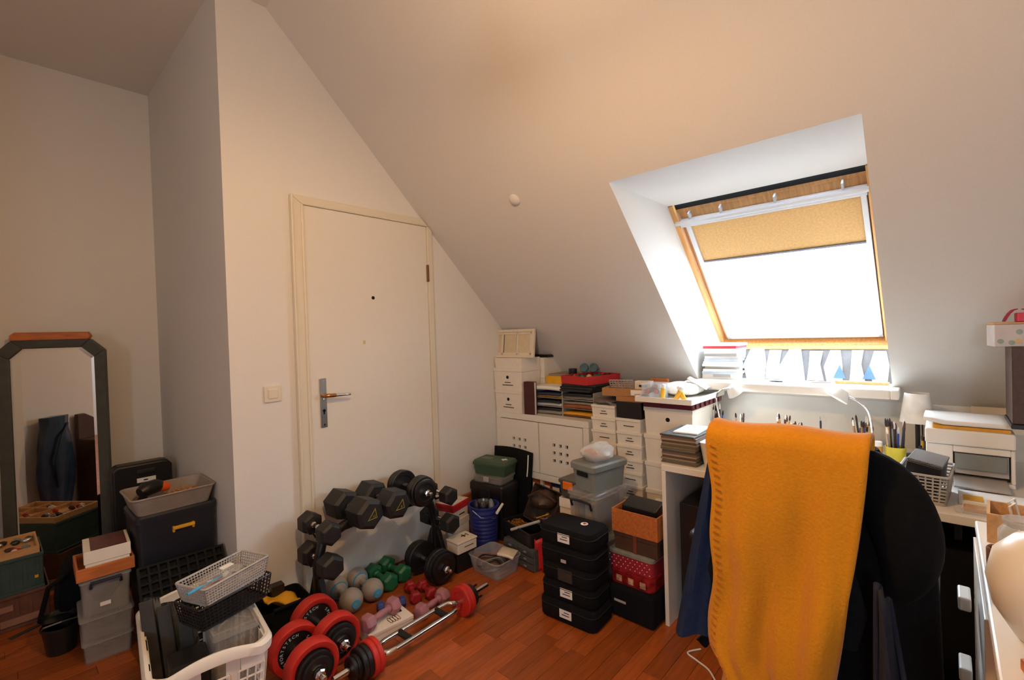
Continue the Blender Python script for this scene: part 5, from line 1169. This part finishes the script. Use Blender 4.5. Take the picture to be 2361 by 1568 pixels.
# leaning board with white cut-outs on the sill
BM = TR((2.74, .50, .9445)) @ RY(22)
t = thing('grey_pinboard', 'grey board leaning at the back of the sill behind paper cut-outs', 'board', (0, 0, 0)); t.matrix_world = BM
MB().bx(.0, .008, -.325, .325, 0, .165).build('board', mat('board_grey', (120, 120, 122), .7, var=.2, scale=12), t)
MB().bx(-.004, .008, -.325, .325, .1655, .185).build('top_strip', m_pine, t)
def cut(label, pts, m_, off, k):
    o = MB().ext(pts, -off-.0015, -off, 'x').build('paper_cutout', m_); o.matrix_world = BM; tag(o, label, 'paper', 'paper cut-outs on the sill')
def shp(y, w0, w1, z0, z1, kx): return [(y-w0, z0), (y+w0*.8, z0), (y+w0+kx, (z0+z1)*.45), (y+w1*.9, z1), (y-w1, z1), (y-w1*1.1-kx, (z0+z1)*.55)]
CUT = [(.255, .05, .035, .0, .17, .012), (.165, .045, .030, .0, .16, -.008), (.075, .055, .028, .0, .165, .010), (-.02, .040, .030, .0, .155, -.012), (-.10, .036, .022, .0, .16, .008), (-.19, .034, .024, .0, .16, -.010), (-.275, .030, .024, .0, .155, .010)]
for k, c in enumerate(CUT): cut('white paper cut-out on the sill, %s from the left' % ['first', 'second', 'third', 'fourth', 'fifth', 'sixth', 'last'][k], shp(*c), m_paper, .003+.0018*(k % 2), k)
for k, (y, mm, nm) in enumerate(((-.12, mat('cutout_blue', (90, 130, 190), .6), 'left blue'), (-.235, MATS['cutout_blue'], 'right blue'))): cut(nm+' triangular card between the white cut-outs', [(y-.028, .015), (y+.022, .015), (y-.002, .085)], mm, .008+.001*k, k)
o = MB().bx(-.02, .02, -.10, .10, 0, .012).build('sill_board', m_pine, bevel=.002, loc=(2.68, .285, .9443), rz=-2); tag(o, 'small pine board lying on the right end of the sill', 'board')
o = MB().bx(-.012, .012, -.04, .04, 0, .006).build('pink_card', mat('pink_card', (226, 150, 140), .6), loc=(2.66, .44, .9443), rz=10); tag(o, 'small pink card lying on the middle of the sill', 'card')
o = MB().tube([(0, -.03, 0), (0, .0, 0), (0, .03, 0)], [.003, .004, .002], 6).build('pen', m_ink, smooth=True, loc=(2.60, .62, .9485)); tag(o, 'dark pen lying on the sill behind the brushes', 'pen')

# ================================================================== trolley on the right with near things
t = thing('white_trolley', 'white drawer cabinet close to the camera at the right edge', 'cabinet', (1.30, -.26, 0), 0)
MB().bx(-.44, .42, -.20, .208, .676, .70).build('top', m_white, t, bevel=.004)
MB().bx(-.43, .41, -.19, .195, .02, .6755).build('carcass', m_woodl, t)
for k in range(4):
    q = MB().bx(-.06+.0, .40, .196, .212 if k else .224, .03+.16*k, .03+.16*k+.152).build('drawer_front', m_white, t, bevel=.002)
    MB().bx(.13, .20, .224, .246, .10+.16*k, .13+.16*k).build('handle', m_white, q, bevel=.004)
for sx in (-.40, .38): MB().lathe([(.018, 0), (.018, .018)], 14, TR((sx, .15, 0))).build('foot', m_blackp, t)
t = thing('glass_jar', 'clear glass jar with a wide rim on the white cabinet', 'jar', (1.445, -.118, .70), 0)
MB().lathe([(.036, 0), (.040, .01), (.040, .075), (.030, .088), (.033, .094), (.033, .102), (.029, .102), (.027, .088), (.036, .074), (.036, .006)], 28).build('jar', mat('jar_glass', (225, 232, 232), .05, clear=.32), t, smooth=40)
t = thing('wooden_cup', 'brown wooden cup at the corner of the white cabinet', 'cup', (1.372, -.078, .70), 0)
MB().lathe([(.020, 0), (.021, .055), (.019, .058), (.015, .056), (.015, .006)], 24).build('cup', mat('walnut', (110, 66, 38), .5, var=.2, scale=10), t, smooth=35)
t = thing('cream_vase', 'large round cream ceramic vase close to the camera', 'vase', (1.13, -.128, .70), 0)
MB().lathe([(.035, 0), (.05, .006), (.075, .05), (.083, .095), (.074, .138), (.05, .166), (.03, .174), (.024, .170), (.045, .15), (.06, .10), (.03, .02)], 32).build('vase', m_cream, t, smooth=True)
t = thing('wooden_spoon', 'orange wooden block leaning under the cream vase', 'wood', (1.0, -.098, .70), 20)
MB().bx(-.03, .03, -.012, .012, 0, .018).build('block', m_wood, t, bevel=.003)
tag(MB().lathe([(.032, 0), (.034, .003), (.034, .008), (.030, .010)], 24).build('wooden_coaster', m_woodl, smooth=35, loc=(.93, -.105, .7001)), 'round wooden coaster lying on the white cabinet', 'coaster')
t = thing('craft_box', 'light wooden box with cord loops at the far end of the white cabinet', 'box', (1.625, -.118, .70), -3)
MB().pan(.12, .095, .068, .006).build('box', m_woodl, t)
for k in range(2): MB().tube([(-.03+.04*k, .0, .03), (-.035+.04*k, .01, .085), (-.02+.04*k, .0, .092), (-.01+.04*k, -.01, .04)], .0022, 6).build('cord_loop', m_cream, t, smooth=True)
t = thing('black_bottle', 'black bottle with a white cap at the right edge of the picture', 'bottle', (1.60, -.212, .70), 0)
MB().lathe([(.034, 0), (.036, .01), (.036, .17), (.024, .195)], 24).build('body', m_blackp, t, smooth=35)
MB().lathe([(.026, .195), (.026, .225), (.022, .23)], 24).build('cap', m_paper, t, smooth=35)

# ================================================================== office chair with blanket and coats
CX_, CY_ = 1.43, .285
t = thing('office_chair', 'black office chair pushed up to the desk, covered by clothes', 'chair', (CX_, CY_, 0), 0)
MB().loft([rr(.40, .36, .08, .40, 5), rr(.43, .39, .09, .42, 5), rr(.43, .39, .09, .46, 5), rr(.38, .34, .08, .478, 5)]).build('seat', m_blackf, t, smooth=True)
MB().loft([[(x+.015*(1-(y/.15)**2), y, z) for x, y, z in [(-.27+.02*math.cos(a), (.145+.02*(k == 1))*math.copysign(abs(math.sin(a))**.6, math.sin(a)), .56+.40*k/5) for a in [2*math.pi*i/20 for i in range(20)]]] for k in range(6)]).build('backrest', m_blackf, t, smooth=True)
MB().bx(-.275, -.25, -.03, .03, .42, .60).build('back_support', m_blackp, t)
MB().cyl((0, 0, .08), (0, 0, .40), .025).build('column', m_blackp, t, smooth=True)
MB().lathe([(.04, .06), (.04, .10), (.03, .11)], 16).build('hub', m_blackp, t)
for k in range(5):
    a = R(40+72*k); e = (.275*math.cos(a), .275*math.sin(a))
    lg = MB().tube([(0, 0, .085), (e[0]*.6, e[1]*.6, .078), (e[0], e[1], .066)], [.022, .018, .014], 8).build('base_leg', m_blackp, t, smooth=True)
    MB().lathe([(.026, -.022), (.028, -.018), (.028, -.004), (.010, -.004), (.010, .004), (.028, .004), (.028, .018), (.026, .022)], 18, TR((e[0], e[1], .028)) @ RZ(math.degrees(a)) @ RX(90)).build('caster', m_black, lg, smooth=35)
for s_ in (-1, 1):
    MB().tube([(.05, s_*.20, .43), (.06, s_*.24, .45), (.04, s_*.245, .58), (.02, s_*.24, .62)], .014, 8).build('arm_post', m_grey, t, smooth=True)
    MB().loft([rr(.22, .06, .025, .615, 4, 0, s_*.24), rr(.22, .06, .025, .64, 4, 0, s_*.24)]).build('armrest', m_black, t, bevel=.008)
# blanket: over the backrest, long on the camera side
bl = thing('blanket', 'mustard yellow fleece blanket hung over the chair back', 'blanket', (1.13, .26, 0), 0)
def blk(u, v):      # u across (left->right in the picture), v along the drape
    L = 1.05; s_ = v*L; top = 1.0; back = .16
    yl = .152; yr = -.152
    if s_ < back: z = top-.02-(back-s_)*1.0; x = .085
    elif s_ < back+.09: a = (s_-back)/.09*math.pi; x = .035+.05*math.cos(a); z = top-.02+.025*math.sin(a)
    else: z = top-.02-(s_-back-.09); x = -.015
    h = max(0, top-z)
    left = yl-.010*math.sin(h*7)*min(1, h*3)+.012*h-.036*min(1, max(0, (h-.52)/.05))+.004*math.sin(31*h); right = yr+.075*min(1, h/.55)**1.3
    y = left+(right-left)*u
    x += (.014*math.sin(11*u+4*h)+.009*math.sin(23*u-6*h)+.006*math.sin(5*u+17*h))*min(1, h*2.5)+.012*math.sin(3*u+1)*min(1, h*2)
    z += -.016*u*(1-u)*(1 if s_ > back else 0)-.004*math.sin(9*u)
    return (x-.028*h, y, z)
MB().grid(blk, 30, 60).build('cloth', m_fleece, bl, solid=.010, smooth=60)
st = MB()
for k in range(44):
    v = .26+.70*k/44; p = Vector(blk(.035, v)); q = Vector(blk(.075, v+.003)); n_ = Vector((-.0075, 0, 0)); st.tube([p+n_, q+n_], .0016, 5)
st.build('stitching', m_stitch, bl)['kind'] = 'stuff'
# black coat draped over the backrest, bulging at the right
ct = thing('black_coat', 'black coat draped over the chair back beside the blanket', 'coat', (1.165, .17, 0), 0)
rg = []
for k in range(19):
    t_ = k/18; z = .965-.83*t_
    yr = -.065-.085*math.sin(min(1, t_*3.2)*math.pi/2)-.02*t_; yl = .225
    xr = .05+.03*math.sin(min(1, t_*4)*1.57); ring = []
    for i in range(32):
        a = 2*math.pi*i/32; c, s_ = math.cos(a), math.sin(a)
        y = (yl+yr)/2+(yl-yr)/2*math.copysign(abs(s_)**.7, s_); fold = 1+.16*math.sin(7*a+2*t_)*min(1, t_*3)
        ring.append((.085+xr*c*fold, y, z-.02*(abs(y-.08))-.10*max(0, -.04-y)*(1-t_)))
    rg.append(ring)
MB().loft(rg).build('body', m_coat, ct, smooth=True)
MB().tube(sm([(.05, -.03, .925), (.03, -.075, .895), (.02, -.105, .83), (.02, -.112, .76), (.03, -.095, .70), (.05, -.07, .66)], 18), [.030+.030*math.sin(math.pi*min(1, i/18+.18)) for i in range(19)], 14).build('sleeve', m_coat, ct, smooth=True)
jk = thing('blue_jacket', 'blue jacket hanging from the left of the chair back', 'jacket', (1.165, .440, 0), 0)
rg = []
for k in range(15):
    t_ = k/14; z = .965-.50*t_; w_ = .010+.036*t_**.9; c_ = -.032+.070*t_
    rg.append([(.0+(.016+.018*t_)*math.cos(a)*(1+.25*math.sin(4*a+3*t_)), c_+w_*math.sin(a)*(1+.1*math.sin(3*a)), z+.01*math.sin(2*a)) for a in [2*math.pi*i/24 for i in range(24)]])
MB().loft(rg).build('body', m_jacket, jk, smooth=True)
MB().tube([(.015, .005, .46), (.02, .02, .43), (.02, .03, .44)], .012, 8).build('cuff', m_blackf, jk, smooth=True)
dj = thing('navy_scarf', 'dark navy garment hanging low on the right of the chair', 'garment', (1.095, .088, 0), 0)
MB().grid(lambda u, v: (.016*math.sin(9*u+2*v)-.01*v, .01-(.02+.085*v)*(u-.15), .74-.50*v-.03*u), 14, 14).build('cloth', mat('dark_navy_knit', (22, 27, 44), .95, var=.2, scale=80), dj, solid=.008, smooth=True)
# cable on the floor
tag(MB().tube(sm([(1.77, .70, .004), (1.72, .73, .004), (1.70, .69, .004), (1.68, .64, .004), (1.64, .60, .004), (1.60, .565, .004), (1.52, .52, .004)], 30), .0032, 6).build('white_cable', m_paper, smooth=True), 'thin white cable curling on the floor in front of the chair', 'cable')
